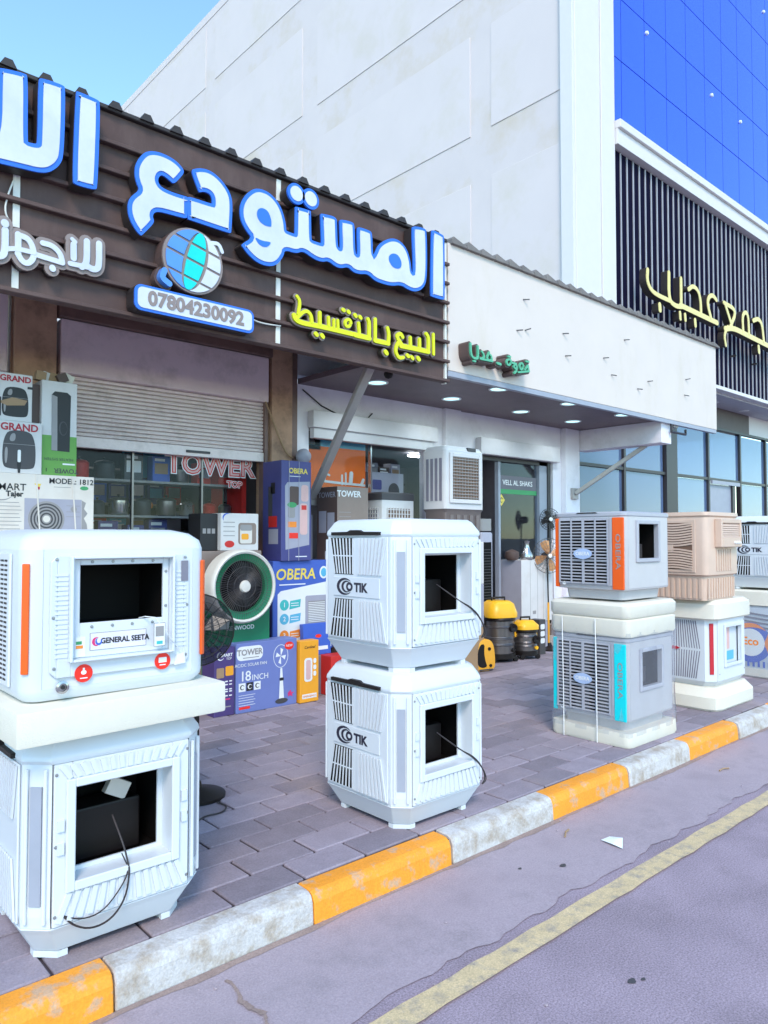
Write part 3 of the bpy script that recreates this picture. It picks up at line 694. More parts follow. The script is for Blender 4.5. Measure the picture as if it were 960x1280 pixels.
# ------------------------------------------------------------------ brown shop (left)
S = thing('brown_shop', 'brown shop with roller shutter half raised over its display window', 'shop', (2.26, 7.0, 0))
def sw(name, mt, x0, x1, y0, y1, z0, z1, parent=None, **k):
    return box(name, mt, parent or S, x0-2.26, x1-2.26, y0-7.0, y1-7.0, z0, z1, **k)
wl = MB()
def wb(*a): wl.box(a[0]-2.26, a[1]-2.26, a[2]-7, a[3]-7, a[4], a[5])
wb(-5.0, 4.949, 7.0, 7.2, 4.05, 5.0); wb(1.87, 2.26, 7.0, 7.2, 0, 4.05); wb(4.53, 4.949, 7.0, 7.2, 0, 4.05); wb(-1.6, -1.2, 7.0, 7.2, 0, 4.05)
wl.build('wall', 'wall_brown', S)
sw('pillar', 'wall_brown', 1.88, 2.24, 6.93, 6.998, 0, 4.049, bevel=.01)
sw('pillar', 'wall_brown', 4.56, 4.84, 6.93, 6.998, 0, 4.049, bevel=.01)
sw('pillar_trim', 'brown_metal', 4.842, 4.92, 6.95, 6.998, 0, 4.049)
sw('lintel', 'brown_metal', 2.25, 4.555, 6.90, 6.998, 3.865, 4.04, bevel=.01)
sw('lintel_lip', 'brown_metal', 1.2, 4.95, 6.86, 6.998, 4.042, 4.10, bevel=.008)
hood = sw('shutter_hood', 'shutter_hood', 2.275, 4.52, 6.93, 7.10, 3.36, 3.86, bevel=.015)
sh = sw('roller_shutter', 'brown_metal', 2.28, 4.50, 7.03, 7.045, 2.72, 3.36)
zz = 2.80
while zz < 3.35:
    MB().prism([(7.03-7, zz), (7.005-7, zz+.006), (7.0-7, zz+.02), (7.006-7, zz+.034), (7.03-7, zz+.039)], 2.29-2.26, 4.49-2.26, 'yz').build('slat', 'shutter', sh)
    zz += .040
bbar = sw('bottom_bar', 'shutter', 2.285, 4.495, 6.985, 7.06, 2.695, 2.797, bevel=.006)
sw('handle', 'dark_grey', 3.55, 3.82, 6.97, 6.984, 2.73, 2.755, bbar)
sw('guide_rail', 'brown_metal', 4.49, 4.53, 6.96, 7.08, PZ, 3.37, bevel=.004)
sw('guide_rail', 'brown_metal', 2.262, 2.284, 6.96, 7.08, PZ, 3.37, bevel=.004)
for x0, x1 in [(2.29, 3.03), (3.05, 3.79), (3.81, 4.485)]:
    sw('window_pane', 'glass_clear', x0, x1, 7.12, 7.13, .5, 2.72)
for x in (3.04, 3.80): sw('mullion', 'steel_dark', x-.01, x+.01, 7.10, 7.14, .45, 2.72)
sw('plinth', 'wall_brown', 2.29, 4.485, 7.05, 7.18, 0, .45)
# neighbouring bay, shut
hood2 = sw('shutter_hood', 'shutter_hood', -1.1, 1.83, 6.94, 7.10, 3.30, 4.04, bevel=.015)
sh2 = sw('roller_shutter', 'brown_metal', -1.1, 1.82, 7.03, 7.05, 0.1, 3.30)
zz = .18
while zz < 3.28:
    MB().prism([(.03, zz), (.005, zz+.01), (0, zz+.035), (.006, zz+.06), (.03, zz+.068)], -1.09-2.26, 1.81-2.26, 'yz').build('slat', 'shutter', sh2); zz += .07
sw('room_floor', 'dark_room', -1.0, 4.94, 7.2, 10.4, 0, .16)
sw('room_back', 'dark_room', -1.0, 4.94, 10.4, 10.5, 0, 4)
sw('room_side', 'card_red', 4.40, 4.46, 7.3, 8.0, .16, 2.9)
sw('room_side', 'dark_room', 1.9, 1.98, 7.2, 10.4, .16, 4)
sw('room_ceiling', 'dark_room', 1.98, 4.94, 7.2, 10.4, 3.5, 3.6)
sw('ceiling_light', 'lamp_tube', 3.0, 3.5, 8.9, 8.95, 3.42, 3.46)  # unseen tube, added to brighten the inside of the brown shop
sw('soffit', 'brown_metal', -5, 4.949, 5.45, 6.999, 4.14, 4.18)
sw('roof', 'roof_dark', -5, 5.75, 5.45, 7.2, 5.01, 5.05)
for x in [1.383 + .2465*i for i in range(-8, 18)]:
    MB().prism([(x-2.26-.055, 5.052), (x-2.26+.055, 5.052), (x-2.26+.025, 5.105), (x-2.26-.025, 5.105)], -1.66, -.3, 'xz').build('roof_ridge', 'roof_dark', S)
brd = thing('sign_board', 'dark brown sign board of horizontal ribbed cladding under the roof edge', 'sign board', (2.26, 5.42, 3.5))
rz = [3.525, 3.735, 3.945, 4.155, 4.37, 4.58, 4.79, 5.035]
for i in range(len(rz)-1):
    a, b = rz[i]-3.5, rz[i+1]-3.5
    b0 = MB().box(-3.6, 3.47, -.02, .02, a+.02, b-.003).build('cladding_board', 'cladding', brd)
    MB().box(-3.6, 3.52, -.075, .021, a-.012, a+.0195).build('rib', 'cladding', b0, bevel=.005, seg=1)
MB().box(-3.6, 3.50, -.06, .021, rz[-1]-3.5, rz[-1]-3.5+.035).build('top_cap', 'roof_dark', brd, bevel=.006, seg=1)
for x in (1.46, 3.605):
    for i in range(len(rz)-1):
        MB().box(x-2.26-.022, x-2.26+.022, -.032, -.0205, rz[i]-3.5+.022, rz[i+1]-3.5-.016).build('batten', 'batten', brd)
MB().box(3.475, 3.50, -.04, .02, .0, 1.56).build('end_strip', 'batten', brd)

# ------------------------------------------------------------------ lettering of the big sign
def big_word(name, label, keys, dots=(), islands=()):
    org = (POLY[keys[0]][0][0], 5.40, 4.4)
    t = thing(name, label, 'lettering', org)
    for k in keys:
        p = chaikin(POLY[k], 2)
        L_ = shift(MB().prism(p, 5.25, 5.265, 'xz'), org).build('letter', 'letter_blue', t)
        shift(MB().prism(inset(p, -.002), 5.2655, 5.372, 'xz'), org).build('letter_side', 'letter_side', L_)
        shift(MB().prism(inset(p, .031), 5.243, 5.2495, 'xz'), org).build('letter_face', 'letter_white', L_)
    for d in dots:
        L_ = shift(MB().prism(ellipse(d[0], d[1], .092, .092), 5.241, 5.262, 'xz'), org).build('letter_dot', 'letter_blue', t)
        shift(MB().prism(ellipse(d[0], d[1], .090, .090), 5.2625, 5.37, 'xz'), org).build('letter_side', 'letter_side', L_)
        shift(MB().prism(ellipse(d[0], d[1], .066, .066), 5.236, 5.2405, 'xz'), org).build('letter_face', 'letter_white', L_)
    for s_ in islands:
        shift(MB().prism(chaikin(s_, 2), 5.239, 5.2425, 'xz'), org).build('letter_counter', 'letter_blue', t)
    return t
big_word('sign_lettering', 'large white word with blue edges above the phone number and yellow words', ['main', 'dal', 'ain', 'alif_end'], DOTS, ISLAND)
big_word('sign_lettering', 'large white letters with blue edges above the small white word at the sign end', ['alif_left', 'lam_left'])
t = thing('sign_lettering', 'small white word with taupe outline on the brown sign', 'lettering', (1.2, 5.40, 3.9))
letter_parts(t, TXT['white'], (1.2, 5.40, 3.9), [('letter', 'letter_white', 5.30, 5.31, 0), ('letter_outline', 'taupe', 5.315, 5.335, .028), ('letter_side', 'letter_side', 5.338, 5.375, .026)])
t = thing('sign_lettering', 'yellow green words with dark outline at the bottom of the brown sign', 'lettering', (3.65, 5.40, 3.6))
letter_parts(t, TXT['yellow'], (3.65, 5.40, 3.6), [('letter', 'neon_yellow', 5.30, 5.315, 0), ('letter_outline', 'taupe', 5.32, 5.332, .014), ('letter_side', 'olive_edge', 5.336, 5.375, .016)])
# phone number plate
t = thing('number_plate', 'white rounded phone number plate with blue rim on the brown sign', 'sign', (2.75, 5.40, 3.54))
MB().prism(rrect(-.515, .515, 0, .20, .055), -.15, -.02, 'xz').build('side', 'letter_side', t)
MB().prism(rrect(-.512, .512, .003, .197, .052), -.165, -.151, 'xz').build('rim', 'letter_blue', t)
MB().prism(rrect(-.490, .490, .022, .178, .038), -.172, -.1655, 'xz').build('panel', 'letter_white', t)
text('07804230092', .150, 'taupe', t, (0, -.1745, .100), FRONT, bold=.0055, ext=.002, sx=1.0)
# globe emblem
t = thing('globe_emblem', 'globe emblem in blue, turquoise and white panels on the brown sign', 'emblem', (2.715, 5.40, 4.02))
def gpt(tt, s, gx=.245, gz=.245, tilt=R(-14)):
    x = tt*gx*math.sqrt(max(0, 1-s*s)); z = s*gz
    return (x*math.cos(tilt)-z*math.sin(tilt), x*math.sin(tilt)+z*math.cos(tilt))
MB().prism([gpt(math.copysign(1, math.cos(a)) if abs(math.cos(a)) > 1e-6 else 0, math.sin(a), .262, .262) for a in [2*PI*i/40+.01 for i in range(40)]], -.14, -.02, 'xz').build('backing', 'sign_brown', t)
MB().prism([gpt(math.copysign(1, math.cos(a)) if abs(math.cos(a)) > 1e-6 else 0, math.sin(a), .258, .258) for a in [2*PI*i/40+.01 for i in range(40)]], -.155, -.141, 'xz').build('rim', 'taupe', t)
for c_, (ta, tb, mt) in enumerate([(-.95, -.37, 'globe_blue'), (-.25, .35, 'globe_teal'), (.47, .95, 'letter_white')]):
    for s0, s1 in [(-.985, -.64), (-.56, -.05), (.04, .48), (.57, .985)]:
        ss = [s0 + (s1-s0)*i/6 for i in range(7)]
        p = [gpt(ta, s) for s in ss] + [gpt(tb, s) for s in reversed(ss)]
        MB().prism(p, -.165, -.1555, 'xz').build('panel', mt, t)
strokes(MB(), [([(-.24, -.13), (-.265, -.19), (-.20, -.225)], .045)], -.158, -.10).build('swoosh', 'globe_blue', t)
strokes(MB(), [([(-.24, -.13), (-.265, -.19), (-.20, -.225)], .085)], -.099, -.03).build('swoosh_backing', 'sign_brown', t)
strokes(MB(), [([(.16, .19), (.22, .20), (.25, .14)], .03)], -.158, -.10).build('swoosh', 'letter_white', t)
strokes(MB(), [([(.16, .19), (.22, .20), (.25, .14)], .06)], -.099, -.03).build('swoosh_backing', 'taupe', t)

# ------------------------------------------------------------------ coolers
def screw_set(t, pts, axis='y'):
    for p in pts:
        MB().lathe([(.007, 0), (.006, -.003 if axis != 'x' else .003), (0, -.0035)], 8, p, axis).build('screw', 'screw', t)
def oval_ring(cx, cz, rx, rz, w, a0, a1, n=16):
    o = [(cx+rx*math.cos(R(a0+(a1-a0)*i/n)), cz+rz*math.sin(R(a0+(a1-a0)*i/n))) for i in range(n+1)]
    i_ = [(cx+(rx-w*math.sin(PI*i/n)-.002)*math.cos(R(a0+(a1-a0)*i/n)), cz+(rz-w*.8*math.sin(PI*i/n)-.002)*math.sin(R(a0+(a1-a0)*i/n))) for i in range(n+1)]
    return o + i_[::-1]
def swoosh_logo(t, x, yc, zc, sc=1.0):
    # dark swoosh mark and lettering on the left (-x) face; text runs towards -y
    def P(p): return [(yc - a*sc, zc + b*sc) for a, b in p]
    MB().prism(P(oval_ring(-.085, 0, .075, .052, .022, 40, 320)), x-.0016, x, 'yz').build('logo', 'logo_dark', t)
    MB().prism(P(oval_ring(-.068, 0, .046, .036, .017, 50, 310)), x-.0016, x, 'yz').build('logo', 'logo_dark', t)
    ring_ = MB()
    n = 16
    o = [(-.038+.031*math.cos(2*PI*i/n), .028*math.sin(2*PI*i/n)) for i in range(n)]
    i_ = [(-.038+.016*math.cos(2*PI*i/n), .013*math.sin(2*PI*i/n)) for i in range(n)]
    for j in range(n):
        ring_.prism(P([o[j], o[(j+1) % n], i_[(j+1) % n], i_[j]]), x-.0016, x, 'yz')
    ring_.build('logo', 'logo_dark', t)
    text('TIK', .074*sc, 'logo_dark', t, (x-.0008, yc-.066*sc, zc-.004), LEFT, bold=.0030, ext=.0008, sx=1.05)

def flute_cooler(label, loc, group=None, cord=0, logo=True, mt='plastic_white', dish=0):
    t = thing('air_cooler', label, 'air cooler', loc, 0, group)
    hx = .375; c = .085
    MB().ring_loft([(.155, hx, hx, c), (.20, hx+.004, hx+.004, c), (.79, hx+.002, hx+.002, c)], 2, skip=[(0, .155, .79)], bottom=True, top=False).build('body', mt, t)
    MB().ring_loft([(.79, hx+.002, hx+.002, c), (.805, hx+.010, hx+.010, c), (.825, hx+.006, hx+.006, c), (.880, hx-.03, hx-.03, c-.01), (.898, hx-.055, hx-.055, c-.02)], 2, bottom=False).build('lid', mt, t, bevel=.006, seg=2, smooth=30)
    base = MB().ring_loft([(.026, hx-.065, hx-.065, .07), (.125, hx-.012, hx-.012, c-.005), (.154, hx+.006, hx+.006, c)], 2).build('base', mt, t, bevel=.004, seg=1)
    for sx in (-1, 1):
        for sy in (-1, 1):
            a = hx-.065
            MB().prism([(sx*a, sy*(a-.11)), (sx*a, sy*(a-.07)), (sx*(a-.07), sy*a), (sx*(a-.11), sy*a), (sx*(a-.11), sy*(a-.11))], 0.0, .0255, 'xy').build('foot', mt, base)
    # front panel with the deep outlet opening
    ox0, ox1, oz0, oz1 = -.215, .21, .315, .70
    MB().holed(-hx+c+.003, hx-c-.003, .158, .789, ox0, ox1, oz0, oz1, -hx-.012, -hx+.03).build('front_panel', mt, t, bevel=.004, seg=1)
    fr = MB().holed(ox0-.028, ox1+.028, oz0-.03, oz1+.026, ox0+.008, ox1-.008, oz0+.008, oz1-.008, -hx-.030, -hx-.0125).build('outlet_frame', mt, t, bevel=.004, seg=1)
    rv = MB()
    y0, y1 = -hx-.013, -hx+.085
    rv.box(ox0+.001, ox0+.006, y0, y1, oz0+.001, oz1-.001); rv.box(ox1-.006, ox1-.001, y0, y1, oz0+.001, oz1-.001); rv.box(ox0+.006, ox1-.006, y0, y1, oz0+.001, oz0+.006); rv.box(ox0+.006, ox1-.006, y0, y1, oz1-.006, oz1-.001)
    rv.build('outlet_reveal', mt, fr)
    ix0, ix1, iz0, iz1 = ox0+.03, ox1-.03, oz0+.025, oz1-.02
    MB().holed(ox0+.0065, ox1-.0065, oz0+.0065, oz1-.0065, ix0, ix1, iz0, iz1, y1-.012, y1-.002).build('outlet_rim', mt, fr)
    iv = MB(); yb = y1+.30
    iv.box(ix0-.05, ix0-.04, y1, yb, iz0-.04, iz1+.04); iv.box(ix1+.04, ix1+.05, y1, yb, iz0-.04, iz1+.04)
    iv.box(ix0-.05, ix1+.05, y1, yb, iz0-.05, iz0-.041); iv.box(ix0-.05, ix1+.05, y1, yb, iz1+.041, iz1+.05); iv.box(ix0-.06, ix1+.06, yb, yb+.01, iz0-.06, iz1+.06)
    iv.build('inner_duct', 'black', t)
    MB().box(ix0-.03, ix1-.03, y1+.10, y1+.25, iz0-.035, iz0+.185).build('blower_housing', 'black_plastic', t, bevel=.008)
    # radiating flutes above and below the opening
    fl = MB(); n = 14
    for i in range(n):
        u = -1 + 2*i/(n-1)
        fl.bar((u*.225, -hx-.0125, oz1+.030), (u*.262, -hx-.0125, .782), .019, .018, (0, 1, 0))
        fl.bar((u*.225, -hx-.0125, oz0-.034), (u*.268, -hx-.0125, .175), .021, .018, (0, 1, 0))
    for sx in (-1, 1):
        for zz in (.46, .55): fl.box(sx*.262-.013, sx*.262+.013, -hx-.022, -hx-.0115, zz-.022, zz+.022)
    fl.build('front_flutes', mt, t, kind='stuff')
    # left face: louvred pad panel; dark slots on the far half, ribs on the near half
    X = -hx-.004
    def louvre(side, sgn):      # side: -1 left face, +1 right face
        xo = X*(-side) if side > 0 else X
        xf = X-.010 if side < 0 else -X+.010
        pn = MB().box(min(xf, xo), max(xf, xo), -.278, .278, .168, .788).build('pad_panel', mt, t, bevel=.004, seg=1)
        d = -1 if side < 0 else 1
        MB().prism([(.252, .180), (.028, .180), (.028, .412), (.205, .412)], xf+d*.0004, xf+d*.002, 'yz').build('slot_backing', 'black', pn)
        MB().prism([(.252, .785), (.028, .785), (.028, .562), (.205, .562)], xf+d*.0004, xf+d*.002, 'yz').build('slot_backing', 'black', pn)
        sl = MB(); xa, xb = xf+d*.0022, xf+d*.0050
        def rib(ya, za, yb_, zb, w, deep=0.0):
            sl.prism([(ya-w/2, za), (ya+w/2, za), (yb_+w/2, zb), (yb_-w/2, zb)], xa, xb+d*deep, 'yz')
        m = 7
        for i in range(m+1):
            f = i/m
            for za, zb in ((.566, .783), (.409, .180)):
                rib(.030+.175*f, za, .030+.222*f, zb, .0105)
                rib(-.03-.190*f, za, -.03-.236*f, zb, .0160, .006)
        for zz in (.295, .675):
            sl.prism([(.03, zz-.004), (.232, zz-.004), (.232, zz+.004), (.03, zz+.004)], xa+d*.0001, xb-d*.0012, 'yz')
        sl.build('louvre_slats', mt, pn, kind='stuff')
        return xf
    xf = louvre(-1, 1)
    if logo:
        MB().box(xf-.006, xf-.0003, -.215, .215, .428, .548).build('name_plate', mt, t, bevel=.003, seg=1)
        swoosh_logo(t, xf-.0064, .02, .488)
    MB().prism([(-.215, .800), (.235, .800), (.235, .820), (.08, .822), (.05, .832), (-.03, .832), (-.06, .822), (-.215, .820)], X-.022, X+.02, 'yz').build('handle', 'black_plastic', t, bevel=.003, seg=1)
    # grey strips on the four chamfered corners
    for sx in (-1, 1):
        for sy in (-1, 1):
            a = hx-c/2+.006
            m = Matrix.Rotation(sy*sx*PI/4, 3, 'Z')
            MB().obox((sx*a, sy*a, .475), (.046 if sx*sy > 0 else .010, .010 if sx*sy > 0 else .046, .46), Matrix.Rotation(-PI/4, 3, 'Z')).build('corner_strip', 'strip_grey', t)
            cs = MB()
            for e in (-1, 1):
                cs.obox((sx*(a+.003) + (.036*e if sx*sy < 0 else -.036*e)*sx*0 + e*.027*(1 if sx*sy < 0 else 1), sy*(a+.003) - e*.027*sx*sy, .475), (.014, .014, .60), Matrix.Rotation(-PI/4, 3, 'Z'))
            cs.build('corner_rib', mt, t, bevel=.003, seg=1)
    screw_set(t, [(sx*.30*.93, -hx-.0125, z) for sx in (-1, 1) for z in (.20, .47, .75)])
    def cord_tube(p, r): return MB().tube(smooth3(p, 2), r, 6).build('power_cord', 'cord', t, smooth=60)
    if cord == 1:
        a = (-.01, -hx+.10, .50)
        cord_tube([a, (0, -hx+.0, .40), (.01, -hx-.02, .335), (.012, -hx-.036, .30), (-.005, -hx-.04, .20), (-.06, -hx-.035, .13), (-.14, -hx-.03, .115), (-.21, -hx-.025, .15), (-.245, -hx-.012, .195)], .0042)
        cord_tube([(.0, -hx+.02, .36), (.012, -hx-.034, .305), (-.03, -hx-.034, .235), (-.10, -hx-.034, .17), (-.18, -hx-.03, .165), (-.245, -hx-.012, .195)], .003)
        m = Matrix.Rotation(R(28), 3, 'Y')
        MB().obox((.055, -hx+.215, .575), (.10, .04, .075), m).build('float_box', 'card_cream', t, bevel=.004)
    elif cord == 2:
        cord_tube([(.02, -hx+.10, .50), (.12, -hx-.0, .40), (.20, -hx-.036, .345), (.27, -hx-.05, .27), (.30, -hx-.045, .20), (.285, -hx-.03, .165)], .0042)
        cord_tube([(.10, -hx+.0, .41), (.215, -hx-.04, .345), (.28, -hx-.055, .25), (.312, -hx-.045, .19), (.295, -hx-.03, .165)], .003)
    return t

flute_cooler('white fluted air cooler under the foam block, black cord looped over its front', (1.285, 3.425, PZ), 'fluted white coolers', cord=1, logo=False)
flute_cooler('white fluted air cooler with dark swoosh logo standing on the pavement bricks', (3.245, 3.415, PZ), 'fluted white coolers', cord=2)
flute_cooler('white fluted air cooler with dark swoosh logo, stacked on another of its kind', (3.245, 3.415, PZ+.8985), 'fluted white coolers', cord=2)
flute_cooler('white fluted air cooler with swoosh logo, standing on a wrapped cooler with a round badge', (9.72, 3.65, 1.215), 'fluted white coolers', mt='plastic_white2')

# foam block
fb = MB().box(-.435, .445, -.445, .42, 0, .135).build('foam_block', 'foam', None, bevel=.012, seg=2, smooth=40)
fb.location = (1.262, 3.40, 1.064); fb.rotation_euler = (0, R(-.6), R(.5))
tag(fb, 'thick white foam block between the two coolers with the red stickers and the looped cord', 'foam block')

# rounded cooler with orange strips
def orange_strip_cooler():
    t = thing('air_cooler', 'white rounded air cooler with orange corner strips and two red round stickers', 'air cooler', (1.268, 3.45, 1.203))
    mt = 'plastic_white'; hx, hy = .395, .40; n = 6
    fz0, fz1 = .05, .60
    MB().ring_loft([(0.0, hx-.03, hy-.03, .06), (.03, hx-.005, hy-.005, .07), (fz0, hx, hy, .075), (fz1, hx, hy, .075)], n, skip=[(0, fz0, fz1)], top=False).build('body', mt, t, smooth=35)
    MB().ring_loft([(fz1, hx, hy, .075), (.635, hx-.008, hy-.008, .08), (.665, hx-.04, hy-.04, .09), (.682, hx-.10, hy-.10, .09)], n, bottom=False).build('lid', mt, t, smooth=50)
    ox0, ox1, oz0, oz1 = -.215, .205, .285, .56
    MB().holed(-hx+.076, hx-.076, fz0, fz1, ox0, ox1, oz0, oz1, -hy-.001, -hy+.03).build('front_panel', mt, t)
    pl = [(-.255, .055), (.255, .055), (.30, .10), (.30, .55), (.265, .59), (-.265, .59), (-.30, .55), (-.30, .10)]
    face = MB()
    face.holed(-.27, .27, .09, .575, ox0, ox1, .16, oz1, -hy-.016, -hy-.002)
    face.prism([(-.27, .09), (-.27, .575), (-.296, .55), (-.296, .115)], -hy-.016, -hy-.002, 'xz'); face.prism([(.27, .09), (.296, .115), (.296, .55), (.27, .575)], -hy-.016, -hy-.002, 'xz')
    fp = face.build('face_panel', 'plastic_white2', t, bevel=.003, seg=1)
    rib = MB()
    for sx in (-1, 1):
        for i in range(18): rib.box(sx*.255-.025, sx*.255+.025, -hy-.0195, -hy-.0165, .17+.019*i, .17+.019*i+.009)
    rib.build('panel_ribs', mt, fp, kind='stuff')
    fr = MB().holed(ox0, ox1, .16, oz1, -.178, .178, .300, .535, -hy-.004, -hy+.012).build('outlet_frame', mt, t, bevel=.003, seg=1)
    jb = MB(); jb.box(ox0-.012, ox0-.0005, -hy-.045, -hy-.0165, .15, oz1+.012); jb.box(ox1+.0005, ox1+.012, -hy-.045, -hy-.0165, .15, oz1+.012); jb.box(ox0, ox1, -hy-.045, -hy-.0165, oz1+.0005, oz1+.012); jb.box(ox0, ox1, -hy-.048, -hy-.005, .15, .1595)
    jb.build('outlet_lip', mt, fr, bevel=.003, seg=1)
    iv = MB(); y0 = -hy+.012; yb = y0+.28
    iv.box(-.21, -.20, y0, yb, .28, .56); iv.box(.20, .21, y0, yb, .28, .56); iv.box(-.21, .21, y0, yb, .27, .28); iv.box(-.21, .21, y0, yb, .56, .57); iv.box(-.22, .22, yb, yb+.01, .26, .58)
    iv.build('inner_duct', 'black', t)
    screw_set(t, [(x, -hy-.0042, z) for z in (.283, .548) for x in (-.13, -.045, .04, .13)] + [(.19, -hy-.0042, .5), (.19, -hy-.0042, .35)] + [(-.28, -hy-.0165, .13), (-.285, -hy-.0165, .33), (-.275, -hy-.0165, .56), (.28, -hy-.0165, .13), (.285, -hy-.0165, .35), (.275, -hy-.0165, .56)])
    y = -hy-.0046
    MB().box(-.1375, .1025, y-.0007, y, .1855, .2575).build('label_border', 'print_grey', t)
    lb = MB().box(-.135, .10, y-.0018, y-.0009, .188, .255).build('label', 'sticker_lilac', t)
    text('GENERAL SEETA', .031, 'print_black', lb, (.010, y-.0028, .221), FRONT, bold=.0009, ext=.0006, sx=.92)
    MB().prism(oval_ring(-.112, .221, .017, .018, .009, 60, 300), y-.003, y-.0016, 'xz').build('logo', 'print_magenta', lb)
    MB().prism(oval_ring(-.102, .221, .014, .015, .007, 120, 400), y-.0036, y-.0031, 'xz').build('logo', 'print_blue', lb)
    for x, z in ((-.165, .065+.035), (.172, .112)):
        s = MB().prism(ellipse(x, z, .036, .036), -hy-.0185, -hy-.0165, 'xz').build('round_sticker', 'sticker_red', t)
        if x < 0:
            MB().prism(ellipse(x, z+.004, .011, .009, 12), -hy-.0195, -hy-.0186, 'xz').build('print', 'print_white', s)
            MB().box(x-.004, x+.004, -hy-.0195, -hy-.0186, z+.013, z+.022).build('print', 'print_white', s)
            MB().box(x-.015, x+.015, -hy-.0195, -hy-.0186, z-.021, z-.017).build('print', 'print_white', s)
        else:
            MB().box(x-.018, x+.018, -hy-.0195, -hy-.0186, z-.006, z+.016).build('print', 'print_white', s)
            MB().box(x-.014, x+.014, -hy-.0195, -hy-.0186, z-.018, z-.014).build('print', 'print_white', s)
    el = MB().box(-.195, -.155, y-.0012, y, .165, .245).build('energy_label', 'print_white', t)
    MB().box(-.193, -.170, y-.002, y-.0013, .215, .228).build('print', 'print_leaf', el); MB().box(-.193, -.165, y-.002, y-.0013, .198, .211).build('print', 'print_orange', el)
    dp = MB().lathe([(.026, 0), (.026, -.006), (.016, -.009), (.014, -.004), (0, -.004)], 18, (-.248, -hy-.0165, .055), 'y').build('drain_plug', 'steel', t, smooth=40)
    MB().lathe([(.009, 0), (.008, -.006), (0, -.006)], 12, (-.246, -hy-.022, .055), 'y').build('plug_core', 'print_black', dp)
    MB().box(.255, .288, -hy-.0205, -hy-.0192, .455, .545).build('sensor_label', 'card_grey', t)
    for sx in (-1, 1):
        m = Matrix.Rotation(sx*R(38), 3, 'Z')
        MB().obox((sx*(hx-.016), -hy+.018, .33), (.028, .012, .43), m).build('corner_strip', 'orange_trim', t, bevel=.005, seg=2)
    sd = MB().box(-hx-.012, -hx-.0005, -.27, .29, .05, .585).build('pad_panel', mt, t, bevel=.006, seg=1)
    gr = MB()
    for i in range(26):
        for j in range(10):
            gr.box(-hx-.0135, -hx-.0123, -.235+.05*j, -.235+.05*j+.036, .075+.019*i, .075+.019*i+.008)
    gr.build('grille_slots', 'black_plastic', sd, kind='stuff')
    MB().prism(rrect(-.10, .10, .21, .36, .05), -hx-.016, -hx-.0123, 'yz').build('name_plate', mt, sd)
    MB().box(.1155, .1675, -hy-.0512, -hy-.0505, .1825, .2825).build('tag_border', 'print_grey', t)
    tg = MB().box(.118, .165, -hy-.0525, -hy-.0515, .185, .280).build('price_tag', 'print_white', t)
    MB().box(.123, .160, -hy-.0535, -hy-.0526, .225, .268).build('print', 'print_grey', tg); MB().box(.128, .155, -hy-.0535, -hy-.0526, .192, .205).build('print', 'print_teal', tg)
    MB().tube([(.14, -hy-.052, .28), (.125, -hy-.045, .305), (.09, -hy-.02, .31), (.08, -hy+.02, .302)], .0025, 6).build('tag_string', 'cord_white', t)
    MB().tube([(.17, -hy-.05, .245), (.20, -hy-.05, .20), (.25, -hy-.03, .15)], .0018, 6).build('tag_string', 'cord_white', t)
    bgp = MB().prism([(.225, .09), (.275, .095), (.27, .14), (.235, .135)], -hy-.028, -hy-.017, 'xz').build('manual_pouch', 'print_white', t)
orange_strip_cooler()

